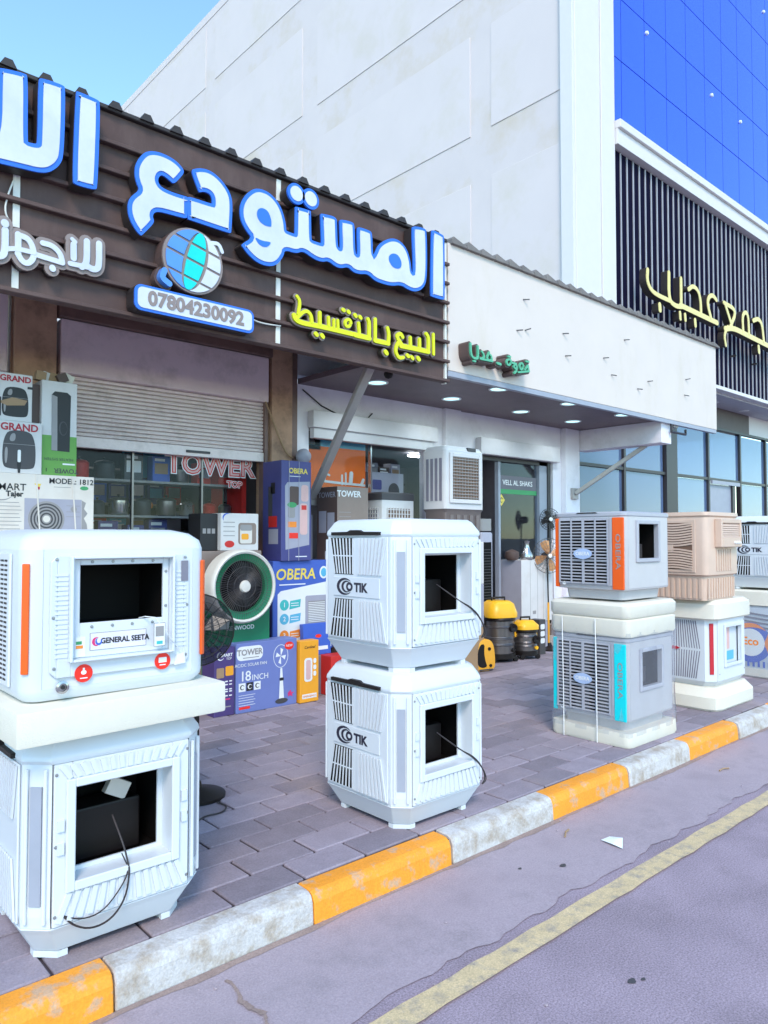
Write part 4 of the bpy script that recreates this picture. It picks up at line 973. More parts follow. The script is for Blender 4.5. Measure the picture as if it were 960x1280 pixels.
# slatted coolers with coloured side strips (left face = slats, front = square outlet)
def slat_cooler(label, loc, trim, shell, slatm, win_frame, group, h=.73, hx=.37, hy=.335):
    t = thing('air_cooler', label, 'air cooler', loc, 0, group)
    n = 4
    MB().ring_loft([(0.0, hx-.065, hy-.065, .05), (.075, hx-.055, hy-.055, .05)], n, top=False).build('base', shell, t, smooth=35)
    fz0, fz1 = .10, h-.04
    MB().ring_loft([(.075, hx-.055, hy-.055, .05), (.085, hx-.006, hy-.006, .045), (fz0, hx, hy, .045), (fz1, hx, hy, .045)], n, skip=[(0, fz0, fz1)], top=False, bottom=True).build('body', shell, t, smooth=35)
    MB().ring_loft([(fz1, hx+.001, hy+.001, .045), (fz1+.006, hx+.008, hy+.008, .05), (h-.01, hx+.008, hy+.008, .05), (h, hx-.004, hy-.004, .05)], n, bottom=False).build('lid', slatm, t, smooth=35)
    ox0, ox1, oz0, oz1 = -.19, .16, .33, .64
    MB().holed(-hx+.046, hx-.046, fz0, fz1, ox0, ox1, oz0, oz1, -hy-.001, -hy+.02).build('front_panel', shell, t)
    fr = MB().holed(ox0-.02, ox1+.02, oz0-.02, oz1+.02, ox0+.012, ox1-.012, oz0+.012, oz1-.012, -hy-.018, -hy+.03).build('outlet_frame', win_frame, t, bevel=.004, seg=1)
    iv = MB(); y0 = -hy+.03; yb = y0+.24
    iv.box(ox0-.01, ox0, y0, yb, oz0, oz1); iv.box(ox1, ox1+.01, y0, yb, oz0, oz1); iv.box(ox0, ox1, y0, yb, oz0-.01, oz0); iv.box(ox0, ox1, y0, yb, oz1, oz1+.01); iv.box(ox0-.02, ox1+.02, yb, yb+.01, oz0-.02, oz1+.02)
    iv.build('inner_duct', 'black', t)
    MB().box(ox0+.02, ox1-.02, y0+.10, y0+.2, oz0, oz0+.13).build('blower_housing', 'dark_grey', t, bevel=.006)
    X = -hx
    pn = MB().box(X-.012, X-.0005, -hy+.115, hy-.048, .115, h-.045).build('pad_panel', slatm, t, bevel=.003, seg=1)
    ya, yb_ = -hy+.145, hy-.062
    MB().box(X-.0135, X-.0123, ya, yb_, .135, h-.065).build('slot_backing', 'black', pn)
    sl = MB(); ns = 20; H = h-.065-.135
    for i in range(ns+1):
        z = .135 + H*i/ns
        sl.prism([(X-.014, z-.0035), (X-.014, z+.0045), (X-.024, z-.001), (X-.024, z-.0065)], ya, yb_, 'xz')
    sl.build('slats', slatm, pn, kind='stuff')
    vb = MB()
    for i in range(5):
        y = ya+(yb_-ya)*i/4; w = .007 if i != 2 else .012
        vb.box(X-.030, X-.0242, y-w, y+w, .128, h-.058)
    for z in (.135+H*.36, .135+H*.70): vb.box(X-.029, X-.0243, ya, yb_, z-.004, z+.004)
    vb.build('grille_bars', slatm, pn)
    yc, zc = (ya+yb_)/2, .135+H*.46
    lg = MB().prism([(yc+a, zc+b) for a, b in ellipse(0, 0, .088, .044)], X-.038, X-.0305, 'yz').build('badge', 'logo_blue', pn)
    text('OBERA', .042, 'print_white', lg, (X-.0395, yc, zc), LEFT, bold=.0008, ext=.0006)
    for y0_, y1_ in ((-hy+.006, -hy+.112), (hy-.045, hy-.006)):
        s = MB().box(X-.016, X-.0006, y0_, y1_, .09, h-.05).build('side_strip', trim, t, bevel=.010, seg=2)
        if y0_ < 0:
            o = text('OBERA', .062, 'print_grey', s, (X-.0175, (y0_+y1_)/2, h*.55), (PI/2, PI/2, -PI/2), bold=.0004, ext=.0006, sx=1.5)
            o.rotation_euler = Matrix(((0, 0, -1), (0, -1, 0), (-1, 0, 0))).to_euler()
    MB().lathe([(.016, 0), (.014, -.012), (0, -.012)], 12, (X-.012, hy-.10, .125), 'x').build('drain_plug', 'print_white', pn)
    MB().prism([(-.09, h-.012), (.12, h-.012), (.10, h-.003), (-.07, h-.003)], X-.013, X-.007, 'yz').build('handle', 'black_plastic', t)
    return t
up = slat_cooler('grey slatted air cooler with orange side strips, standing on foam slabs', (5.815, 3.455, 1.335), 'orange_trim', 'grey_plastic', 'grey_slat', 'grey_slat', 'slatted coolers')
lo = slat_cooler('grey slatted air cooler with turquoise side strips, wrapped in clear film', (5.815, 3.455, PZ+.115), 'cyan_trim', 'grey_plastic', 'grey_slat', 'grey_slat', 'slatted coolers', h=.76, hx=.388, hy=.352)
hx, hy = .405, .37
fs = MB().ring_loft([(0, hx, hy, .06), (.02, hx+.008, hy+.008, .06), (.115, hx+.004, hy+.004, .06)], 4).build('foam_base', 'foam', lo, smooth=40)
fs.location = (0, 0, -.115)
ft = MB().ring_loft([(0, hx, hy, .06), (.02, hx+.010, hy+.010, .065), (.135, hx+.010, hy+.010, .065), (.15, hx-.01, hy-.01, .06)], 4).build('foam_cap', 'foam', lo, smooth=40)
ft.location = (0, 0, .763)
fm = MB(); ns = 88; lv = []
for zi in range(9):
    z = -.03 + (.80+.03)*zi/8; row = []
    for j in range(4*22):
        side, f = divmod(j, 22); f = f/22
        cx = [(-1, -1), (1, -1), (1, 1), (-1, 1)][side]; nx = [(-1, -1), (1, -1), (1, 1), (-1, 1)][(side+1) % 4]
        x = cx[0]+(nx[0]-cx[0])*f; y = cx[1]+(nx[1]-cx[1])*f
        e = min(f, 1-f)*22
        r = 1.0 - (0.018 if e < 1 else 0)
        w = .0035*math.sin(j*2.1)*math.sin(zi*.7+j) + .003*math.sin(j*5.3)
        bul = -.010*math.sin(PI*zi/8)
        row.append((x*(hx+.006+w+bul)*r, y*(hy+.006+w+bul)*r, z))
    lv.append(row)
fm.add([p for row in lv for p in row], [(i*88+j, i*88+(j+1) % 88, (i+1)*88+(j+1) % 88, (i+1)*88+j) for i in range(8) for j in range(88)])
fm.build('plastic_wrap', 'film', lo, smooth=60)
for y in (-.10, .22):
    MB().tube([(-hx-.03, y, -.11), (-hx-.032, y, .3), (-hx-.03, y+.01, .9)], .0045, 6).build('packing_strap', 'print_white', lo)
fs2 = MB().ring_loft([(0, hx, hy, .06), (.02, hx+.014, hy+.014, .065), (.10, hx+.014, hy+.014, .065), (.125, hx-.008, hy-.008, .06)], 4).build('foam_slab', 'foam', None, smooth=40)
fs2.location = (5.815, 3.455, PZ+.115+.763+.151)
tag(fs2, 'rounded white foam slab under the grey cooler with orange strips', 'foam slab')

# beige cooler and the white cooler below it
t = thing('air_cooler', 'beige air cooler with wavy louvres and fluted base on a foam cap', 'air cooler', (7.43, 3.50, 1.236))
hx, hy = .36, .315; n = 4
MB().ring_loft([(0.0, hx-.035, hy-.035, .06), (.235, hx-.028, hy-.028, .06)], n, top=False).build('base', 'beige_plastic', t, smooth=35)
fl = MB()
for i in range(11): fl.box(-.28+.056*i-.014, -.28+.056*i+.014, -hy+.02, -hy+.034, .02, .215)
for i in range(9): fl.box(-hx+.02, -hx+.034, -.23+.056*i-.014, -.23+.056*i+.014, .02, .215)
fl.build('base_flutes', 'beige_plastic', t, kind='stuff')
MB().ring_loft([(.235, hx-.028, hy-.028, .06), (.25, hx, hy, .06), (.80, hx, hy, .06), (.815, hx-.004, hy-.004, .06), (.83, hx+.012, hy+.012, .06), (.865, hx+.006, hy+.006, .06)], n).build('body', 'beige_plastic', t, smooth=35)
pn = MB().box(-hx-.010, -hx-.0005, -.20, .245, .27, .79).build('pad_panel', 'beige_plastic', t, bevel=.006, seg=1)
MB().box(-hx-.0115, -hx-.0103, -.17, .22, .30, .76).build('slot_backing', 'beige_dark', pn)
sl = MB()
for i in range(19):
    z0 = .30+.0255*i
    if 8 <= i <= 9: continue
    pts = []
    for j in range(7):
        f = j/6; y = .22-.39*f; s = 1 if i > 8 else -1
        z = z0 - s*.022*math.sin(PI*f)
        pts.append((y, max(.305, min(.752, z))))
    for a, b in zip(pts[:-1], pts[1:]):
        sl.prism([(a[0], a[1]-.008), (a[0], a[1]+.008), (b[0], b[1]+.008), (b[0], b[1]-.008)], -hx-.021, -hx-.012, 'yz')
sl.box(-hx-.023, -hx-.0118, .02, .22, .485, .545)
sl.build('louvre_slats', 'beige_plastic', pn, kind='stuff')
fo = MB().holed(-.20, .27, .52, .80, -.165, .235, .62, .755, -hy-.07, -hy-.0005).build('outlet', 'beige_plastic', t, bevel=.006, seg=1)
MB().box(-.16, .23, -hy-.012, -hy-.001, .625, .75).build('outlet_backing', 'beige_dark', fo)
for i in range(6):
    MB().bar((-.163, -hy-.055, .635+.021*i), (.233, -hy-.055, .635+.021*i), .006, .03, (0, .5, 1)).build('vane', 'beige_plastic', fo)
for i in range(3): MB().lathe([(.016, 0), (.013, -.018), (0, -.018)], 12, (.10+.05*i, -hy-.0705, .565), 'y').build('knob', 'print_white', fo)
for i in range(7): MB().box(-.17+.052*i, -.17+.052*i+.03, -hy-.008, -hy-.0005, .285, .50).build('front_rib', 'beige_plastic', t)

t = thing('air_cooler', 'white air cooler with red accent strips between foam base and cap', 'air cooler', (7.62, 3.60, PZ))
MB().ring_loft([(0, .46, .44, .10), (.02, .475, .455, .11), (.13, .475, .455, .11), (.215, .40, .39, .09)], 3).build('foam_base', 'foam', t, smooth=25)
hx, hy = .40, .39
MB().ring_loft([(.20, .34, .33, .08), (.27, hx, hy, .085), (.88, hx, hy, .085)], 2, skip=[(0, .27, .88)]).build('body', 'plastic_white', t)
MB().ring_loft([(.875, .43, .42, .09), (.89, .45, .44, .10), (1.03, .45, .44, .10), (1.07, .40, .39, .09)], 3).build('foam_cap', 'foam', t, smooth=25)
MB().holed(-.312, .312, .272, .88, -.17, .21, .42, .80, -hy-.010, -hy+.02).build('front_panel', 'plastic_white', t, bevel=.004, seg=1)
MB().holed(-.19, .23, .40, .82, -.165, .205, .43, .79, -hy-.03, -hy-.0105).build('outlet_frame', 'plastic_white', t, bevel=.004, seg=1)
MB().box(-.172, .212, -hy+.03, -hy+.045, .41, .81).build('outlet_cover', 'plastic_white2', t)
MB().box(-.16, .03, -hy+.026, -hy+.029, .56, .79).build('paper_sheet', 'print_pink', t)
MB().box(-.14, .12, -hy+.024, -hy+.0255, .45, .54).build('info_label', 'print_sky', t)
gr = MB()
for i in range(22):
    u = i/21
    for s in (-1, 1):
        pts = []
        for j in range(6):
            f = j/5
            ang = R(90*u)
            r = .05+.25*f
            pts.append((.06 + (.27-.6*u*f*.55-.27*f*0)-.30*u + .0*f, .575+s*(.02+.27*f)))
        gr.prism([(.29-.58*u*.95, .575+s*.012), (.298-.58*u*.95, .575+s*.012), (.24-.46*u+.012, .575+s*.285), (.24-.46*u, .575+s*.285)], -hx-.0035, -hx-.002, 'yz')
lp = MB().box(-hx-.0018, -hx-.0005, -.285, .295, .28, .87).build('pad_panel', 'plastic_white', t)
gr.build('louvre_slots', 'card_grey', lp, kind='stuff')
MB().prism([(.29, .555), (-.02, .560), (-.06, .575), (-.02, .590), (.29, .60)], -hx-.010, -hx-.0036, 'yz').build('accent_strip', 'red_trim', t)
MB().obox((-.357, -hy+.036, .59), (.040, .012, .50), Matrix.Rotation(-PI/4, 3, 'Z')).build('accent_strip', 'red_trim', t, bevel=.005)
screw_set(t, [(.29, -hy-.0105, .34), (-.29, -hy-.0105, .34), (.29, -hy-.0105, .84)])

# wrapped cooler with a round badge at the far right
t = thing('boxed_cooler', 'white wrapped cooler with round orange and blue badge below the swoosh cooler', 'air cooler', (9.72, 3.68, PZ))
hx, hy = .42, .40
MB().ring_loft([(0, hx-.02, hy-.02, .07), (.03, hx, hy, .07), (.84, hx, hy, .07), (.86, hx-.02, hy-.02, .07)], 4).build('body', 'plastic_white2', t, smooth=35)
MB().ring_loft([(.861, hx-.02, hy-.02, .07), (.87, hx+.02, hy+.02, .07), (1.03, hx+.02, hy+.02, .07), (1.045, hx, hy, .07)], 4).build('foam_cap', 'foam', t, smooth=35)
MB().ring_loft([(0.001, hx-.01, hy-.01, .07), (.02, hx+.012, hy+.012, .07), (.11, hx+.012, hy+.012, .07)], 4).build('foam_base', 'foam', t, smooth=35)
for i in range(5):
    MB().bar((-hx-.006, .30, .80-.05*i), (-hx-.006, -.30, .74-.05*i), .022, .006, (1, 0, 0)).build('printed_band', 'card_grey', t)
bd = MB().prism([(a, b) for a, b in ellipse(.0, .42, .24, .24)], -hx-.010, -hx-.003, 'yz').build('badge', 'print_blue', t)
MB().prism(oval_ring(0, .42, .235, .235, .07, 20, 140), -hx-.0116, -hx-.0101, 'yz').build('badge_arc', 'print_orange', bd)
MB().prism(oval_ring(0, .42, .235, .235, .07, 150, 210), -hx-.0116, -hx-.0101, 'yz').build('badge_arc', 'print_orange', bd)
MB().prism([(a, b) for a, b in ellipse(0, .42, .165, .165)], -hx-.0135, -hx-.0118, 'yz').build('badge_disc', 'print_white', bd)
text('Eco', .13, 'print_orange', bd, (-hx-.0145, .0, .43), LEFT, bold=.003)
fl = MB()
for i in range(10): fl.box(-hx-.008, -hx-.002, -.27+.06*i-.012, -.27+.06*i+.012, .13, .20)
fl.build('printed_fringe', 'print_blue', t, kind='stuff')
MB().ring_loft([(.005, hx+.016, hy+.016, .07), (.86, hx+.014, hy+.014, .07)], 6, top=False, bottom=False).build('plastic_wrap', 'bag_wrap', t, smooth=40)

# grey industrial cooler behind the fluted pair, on a pile of plain cartons
t = thing('air_cooler', 'tall grey air cooler with a dark tank, beside the shop window on stacked cartons', 'air cooler', (6.86, 6.30, 1.80))
hx, hy = .36, .20
MB().ring_loft([(0, hx-.03, hy-.03, .04), (.36, hx-.02, hy-.02, .04), (.40, hx, hy, .04)], 3).build('tank', 'tank_brown', t, smooth=30)
for i in range(5): MB().box(-.26+.12*i, -.26+.12*i+.06, -hy+.012, -hy+.028, .05, .33).build('tank_rib', 'tank_brown', t)
MB().ring_loft([(.401, hx, hy, .05), (1.12, hx, hy, .05), (1.17, hx-.03, hy-.03, .05), (1.18, hx-.06, hy-.06, .05)], 4).build('body', 'grey_cool', t, smooth=30)
fo = MB().holed(-.29, .30, .47, 1.09, -.24, .25, .52, 1.04, -hy-.02, -hy-.0005).build('outlet_frame', 'grey_cool', t, bevel=.006, seg=1)
MB().box(-.235, .245, -hy-.004, -hy-.001, .525, 1.035).build('outlet_backing', 'beige_dark', fo)
for i in range(13): MB().box(-.235, .245, -hy-.016, -hy-.006, .540+.039*i, .540+.039*i+.008).build('vane', 'print_grey', fo)
for i in range(9): MB().box(-.21+.052*i, -.21+.052*i+.006, -hy-.0055, -hy-.0045, .525, 1.035).build('vane', 'print_grey', fo)
for i in range(4): MB().box(-hx-.006, -hx-.0005, -.145+.075*i, -.145+.075*i+.042, .50, 1.02).build('side_slot', 'card_grey', t)
MB().box(.05, .20, -hy-.004, -hy+.05, 1.125, 1.17).build('control_panel', 'dark_grey', t)
for z0, lb_, mt in [(PZ, 'plain kraft carton on the ground under the tall grey cooler', 'card_kraft'), (PZ+.56, 'plain grey carton in the middle of the pile under the tall grey cooler', 'card_lilac'), (PZ+1.10, 'plain pale carton topmost of the pile under the tall grey cooler', 'card_white')]:
    h = .555 if z0 < .2 else .535
    o = MB().box(-.35, .35, -.22, .22, 0, h if z0 < 1 else .532).build('carton', mt, None, bevel=.006, seg=1)
    o.location = (6.86, 6.32, z0); tag(o, lb_, 'carton', 'cartons under the tall cooler')

# ------------------------------------------------------------------ cartons with printed faces
def carton(name, label, mt, loc, w, d, h, rz=0.0, group=None, cat='carton', rx=0.0, tape=None):
    # origin at the middle of the front bottom edge; x to the right, y into the box
    t = thing(name, label, cat, loc, rz, group)
    t.rotation_euler = (rx, 0, rz)
    MB().box(-w/2, w/2, 0, d, 0, h).build('box', mt, t, bevel=.004, seg=1)
    if tape: MB().box(-w/2-.0006, w/2+.0006, d/2-.025, d/2+.025, h, h+.0006).build('tape', tape, t)
    return t
E_ = .0012
def pr(t, mt, poly, k=1, name='print'):           # printed patch on the front
    return MB().prism(poly, -E_*k, -E_*k+.0010, 'xz').build(name, mt, t)
def prb(t, mt, x0, x1, z0, z1, k=1, name='print'): return pr(t, mt, [(x0, z0), (x1, z0), (x1, z1), (x0, z1)], k, name)
def prl(t, mt, w, y0, y1, z0, z1, k=1, name='print'):  # patch on the left face
    return MB().box(-w/2-E_*k, -w/2-E_*k+.001, y0, y1, z0, z1).build(name, mt, t)
def tx(t, s, size, mt, x, z, k=2, **kw): return text(s, size, mt, t, (x, -E_*k, z), FRONT, ext=.0005, **kw)

# stack at the left: lower cartons, outdoor-unit carton, fryers, tower-heater carton
YB = 6.30
t = carton('carton', 'plain pale carton on the ground under the big outdoor-unit carton', 'card_cream', (1.98, YB, PZ), .84, .40, .60, group='cartons beside the left pillar')
t = carton('carton', 'plain grey carton between the ground carton and the big outdoor-unit carton', 'card_lilac', (1.98, YB, PZ+.601), .84, .40, .60, group='cartons beside the left pillar')
UZ = PZ+1.202
UH = 2.362-UZ
t = carton('carton', 'big cream carton printed with a split-unit fan and model number', 'card_cream', (1.93, YB, UZ), .855, .40, UH)
X0 = .335
tx(t, 'MODEL: 1812', .062, 'print_black', .24, UH-.048, bold=.001)
prb(t, 'print_grey', .10, .235, UH-.098, UH-.094); pr(t, 'print_leaf', ellipse(.345, UH-.097, .035, .017), 1)
pr(t, 'print_yellow', [(-.055, UH-.075), (.0, UH-.075), (-.01, UH-.10), (-.03, UH-.10)], 1); pr(t, 'print_red', [(-.03, UH-.10), (-.01, UH-.10), (-.012, UH-.12), (-.02, UH-.125)], 2)
tx(t, 'SMART', .078, 'print_black', -.235, UH-.112, bold=.0006); tx(t, 'Tajer', .060, 'print_black', -.200, UH-.165, bold=.002)
pr(t, 'print_grey', oval_ring(-.30, UH-.14, .10, .08, .012, 150, 330), 1)
for i in range(8): prb(t, 'print_grey', -.40, -.165 + .01*(i % 3), UH-.235-.030*i, UH-.230-.030*i)
u = prb(t, 'card_lilac', -.125, .325, .42, UH-.195)
cz = UH-.36
pr(t, 'print_grey', ellipse(.045, cz, .142, .145, 32), 2)
for r_ in (.125, .10, .075, .05):
    o_ = ellipse(.045, cz, r_, r_*1.02, 32); i_ = ellipse(.045, cz, r_-.012, (r_-.012)*1.02, 32)
    m_ = MB()
    for j in range(32): m_.prism([o_[j], o_[(j+1) % 32], i_[(j+1) % 32], i_[j]], -E_*3, -E_*3+.001, 'xz')
    m_.build('print', 'dark_grey', t)
pr(t, 'card_cream', ellipse(.045, cz, .028, .028, 20), 3)
for z_ in (-.25, -.30, -.34): prb(t, 'print_grey', .20, .31, UH+z_, UH+z_+.004, 2)
pr(t, 'print_grey', ellipse(.26, UH-.275, .026, .022, 16), 3)
pr(t, 'print_grey', [(.327, UH-.20), (.36, UH-.22), (.345, UH-.27), (.375, UH-.31), (.345, UH-.35), (.37, UH-.40), (.375, UH-.45), (.327, UH-.45)], 1)
for xa in (-.04, .245): MB().bar((xa, -.004, UH), (xa+.05, -.004, .30), .012, .003, (0, 1, 0)).build('strap', 'card_cream', t)
# two fryer cartons
FZ = UZ+UH+.001
def fryer_print(t, zc, dark, w=.11, h=.16, crisp=False):
    pr(t, dark, chaikin([(-w*.72, zc-h), (w*.72, zc-h), (w*.98, zc-h*.8), (w*1.0, zc), (w*.9, zc+h*.6), (w*.62, zc+h), (-w*.62, zc+h), (-w*.9, zc+h*.6), (-w*1.0, zc), (-w*.98, zc-h*.8)], 2), 1)
    pr(t, 'print_grey', chaikin([(-w*.62, zc+h*.42), (-w*.25, zc+h*.42), (-w*.22, zc+h*.85), (-w*.5, zc+h*.82)], 2), 2)
    pr(t, 'print_grey', chaikin([(-w*.85, zc-h*.7), (-w*.72, zc-h*.75), (-w*.66, zc+h*.1), (-w*.86, zc+h*.1)], 2), 2)
    prb(t, 'print_grey', -w*.96, w*.96, zc+h*.27, zc+h*.29, 2)
    if crisp:
        pr(t, 'card_kraft', [(-.13, zc-.01), (-.02, zc+.035), (.09, zc+.02), (.07, zc-.02), (-.06, zc-.035)], 3); prb(t, 'print_black', -.15, -.105, zc-.12, zc+.03, 3)
        prb(t, 'print_white', -.135, -.118, zc-.12, zc-.05, 4)
    else:
        pr(t, 'print_white', rrect(-.012, .012, zc-.10, zc+.0, .01), 3); pr(t, 'print_black', [(-.016, zc-.10), (.016, zc-.10), (.008, zc-.185), (-.008, zc-.185)], 3)
t = carton('carton', 'white carton printed with a dark round fryer, on the big cream carton', 'card_white', (1.765, YB+.02, FZ), .345, .34, .418, group='fryer cartons')
tx(t, 'GRAND', .080, 'print_red', -.0, .368, bold=.0022); fryer_print(t, .19, 'dark_grey', .125, .155)
FZ2 = FZ+.419
t = carton('carton', 'white carton printed with a black fryer full of chips, topmost of its stack', 'card_white', (1.735, YB+.04, FZ2), .255, .32, .385, group='fryer cartons')
tx(t, 'GRAND', .066, 'print_red', -.0, .340, bold=.0022); fryer_print(t, .155, 'print_black', .10, .12, True); prb(t, 'print_black', .09, .13, .27, .29, 1)
# tower heater carton, upside down
t = carton('carton', 'tall white and green carton with upside-down heater print, beside the fryer cartons', 'card_white', (2.085, YB+.06, FZ), .285, .28, .79)
prb(t, 'print_green', -.1424, .1424, .002, .335)
pr(t, 'print_black', [(-.06, .21), (.085, .205), (.09, .68), (.06, .705), (-.04, .705), (-.065, .675)], 2); pr(t, 'print_grey', [(-.062, .212), (-.015, .21), (-.02, .66), (-.065, .675)], 3)
pr(t, 'dark_grey', oval_ring(.03, .40, .035, .06, .01, 0, 350), 3)
o = tx(t, 'TOWER', .055, 'dark_grey', .06, .045, bold=.001); o.rotation_euler = (-PI/2, PI, 0) if False else (PI/2, PI, 0)
o = tx(t, 'HEATER SYSTEM', .032, 'dark_grey', 0, .14); o.rotation_euler = (PI/2, PI, 0)
prb(t, 'print_white', .03, .13, .095, .108, 2); tx(t, '1', .04, 'print_black', -.10, .045, bold=.001)
t = thing('scrap_pile', 'crumpled cardboard scraps and foam bits on top of the green and white carton', 'cardboard', (2.06, YB+.15, FZ+.792))
random.seed(5)
for i, mt in enumerate(['card_kraft', 'card_white', 'card_kraft', 'card_brown', 'foam']):
    a = random.uniform(-.5, .5)
    MB().obox((-.10+.055*i, random.uniform(-.05, .05), .045), (.08, .07, .075), Matrix.Rotation(a, 3, 'Y')).build('scrap', mt, t)
# dark brown carton behind
t = carton('carton', 'narrow dark brown carton wedged behind the fryer cartons', 'card_brown', (1.92, YB+.11, FZ+.42), .11, .22, .33)

# low cartons on the pavement
t = carton('carton', 'periwinkle carton printed with a tall white pedestal fan, in front of the green drum fan', 'card_periwinkle', (4.045, 6.20, PZ), .70, .20, .665)
pr(t, 'print_white', rrect(-.349, -.055, .50, .635, .05), 1); tx(t, 'TOWER', .080, 'print_grey', -.205, .575, k=3, bold=.002); prb(t, 'print_grey', -.28, -.10, .52, .528, 2)
tx(t, 'AC/DC SOLAR FAN', .042, 'print_white', -.19, .455); tx(t, '1', .135, 'print_white', -.283, .345, bold=.001); tx(t, '8', .135, 'print_white', -.222, .345, bold=.001); tx(t, 'INCH', .078, 'print_white', -.085, .325)
for i in range(3):
    q = prb(t, 'print_white' if i != 1 else 'print_black', -.325+.085*i, -.25+.085*i, .205, .285); pr(t, 'print_black' if i != 1 else 'print_white', oval_ring(-.287+.085*i, .245, .024, .024, .010, 20, 330), 2)
for i in range(5): prb(t, 'print_white', -.325, -.14-.02*(i % 2), .165-.024*i, .169-.024*i)
prb(t, 'sticker_red', -.32, -.20, .035, .06)
cx, cz = .155, .50
o_ = ellipse(cx, cz, .088, .115, 28); i_ = ellipse(cx, cz, .083, .110, 28); m_ = MB()
for j in range(28): m_.prism([o_[j], o_[(j+1) % 28], i_[(j+1) % 28], i_[j]], -E_, -E_+.001, 'xz')
m_.build('print', 'print_white', t)
for a in (80, 170, 260, 350): pr(t, 'print_white', [(cx, cz), (cx+.055*math.cos(R(a-22)), cz+.075*math.sin(R(a-22))), (cx+.062*math.cos(R(a+14)), cz+.082*math.sin(R(a+14)))], 1)
pr(t, 'print_white', [(.15, .38), (.172, .38), (.195, .07), (.135, .07)], 2); pr(t, 'print_black', rrect(.14, .19, .255, .285, .01), 3); pr(t, 'dark_grey', ellipse(.165, .055, .075, .026), 3)
pr(t, 'sticker_red', ellipse(.255, .595, .055, .040), 2); tx(t, 'NEW', .035, 'print_white', .255, .595, k=3)
pr(t, 'print_magenta', [(.24, .12), (.275, .15), (.285, .12), (.32, .125), (.29, .105), (.30, .08), (.27, .095), (.245, .085)], 2)
t = carton('carton', 'dark purple carton with white print beside the periwinkle fan carton', 'card_purple', (3.575, 6.215, PZ), .215, .24, .645)
tx(t, 'SMART', .042, 'print_white', .02, .57, bold=.001); tx(t, 'TOP', .030, 'print_white', .045, .535); pr(t, 'print_white', oval_ring(-.045, .565, .04, .04, .012, 60, 330), 2)
pr(t, 'card_kraft', rrect(-.085, -.005, .36, .455, .012)); pr(t, 'card_orange', rrect(.01, .095, .375, .465, .012))
for i, z in enumerate((.33, .30, .255, .235, .195)):
    for j in range(4): prb(t, 'print_white', -.085+.045*j, -.085+.045*j+.03, z-.012, z-.001)
prb(t, 'print_magenta', -.01, .06, .15, .162); prb(t, 'print_grey', -.08, -.02, .05, .12); prb(t, 'print_grey', .0, .07, .08, .09)
t = carton('carton', 'slim orange carton printed with a rechargeable lamp, beside the periwinkle carton', 'card_orange', (4.53, 6.165, PZ), .235, .12, .625)
tx(t, 'Cardinal', .04, 'print_black', .0, .56, shear=.3); pr(t, 'print_white', rrect(-.065, .035, .21, .45, .03)); pr(t, 'print_pink', rrect(-.045, .015, .23, .43, .02), 2)
for i in range(3): pr(t, 'print_white', rrect(.05, .085, .26+.065*i, .31+.065*i, .015))
prb(t, 'print_white', -.09, .09, .04, .085); tx(t, 'EMERGENCY', .028, 'print_orange', 0, .062, k=3)
t = carton('carton', 'small red carton on the ground behind the fluted pair of coolers', 'card_red', (4.98, 6.22, PZ), .25, .2, .42)
prb(t, 'print_white', -.09, .09, .2, .27)
t = carton('carton', 'small blue carton with a red mark, leaning behind the orange lamp carton', 'print_blue', (4.83, 6.42, PZ+.42), .36, .06, .34, rx=R(-6))
pr(t, 'sticker_red', ellipse(.02, .2, .04, .02)); prb(t, 'print_white', -.14, .14, .05, .09)
t = carton('carton', 'grey carton on the ground under the small blue carton with a red mark', 'card_grey', (4.74, 6.40, PZ), .32, .12, .418)

# blue cooler carton
t = carton('carton', 'bright blue carton printed with a white cooler and numbered badges', 'card_blue', (4.74, 6.56, PZ+.45), .80, .36, .985)
w, h = .80, .985
pr(t, 'print_white', [(-.34, .02), (.38, .02), (.38, .755), (-.30, .665), (-.34, .63)], 1); pr(t, 'print_sky', [(.05, .03), (.37, .03), (.37, .2), (.05, .1)], 2)
tx(t, 'OBERA', .165, 'print_yellow', -.11, .835, k=2, bold=.003, shear=.12); prb(t, 'print_white', -.32, .02, .725, .737, 2)
pr(t, 'print_white', ellipse(.27, .85, .058, .07, 14), 1); pr(t, 'print_sky', ellipse(.27, .85, .04, .05, 10), 2)
for i, (z, mt) in enumerate([(.515, 'print_teal'), (.365, 'print_sky'), (.19, 'print_orange'), (.05, 'print_magenta')]):
    pr(t, mt, ellipse(-.255, z, .058, .058, 20), 2); pr(t, mt, [(-.19, z-.05), (-.05, z-.03), (-.04, z+.055), (-.18, z+.04)], 2); tx(t, str(i+1), .07, 'print_white', -.255, z, k=4, bold=.001)
    prb(t, 'print_white', -.17, -.07, z+.01, z+.018, 3); prb(t, 'print_white', -.17, -.07, z-.015, z-.007, 3)
pr(t, 'card_lilac', rrect(.02, .33, .13, .60, .02), 2); prb(t, 'print_grey', .055, .29, .30, .54, 3)
for i in range(12): prb(t, 'print_white', .06, .285, .308+.019*i, .316+.019*i, 4)
prl(t, 'card_navy', w, .02, .34, .05, .93)
o = carton('carton', 'plain kraft carton on the ground under the bright blue cooler carton', 'card_kraft', (4.72, 6.58, PZ), .78, .34, .449)
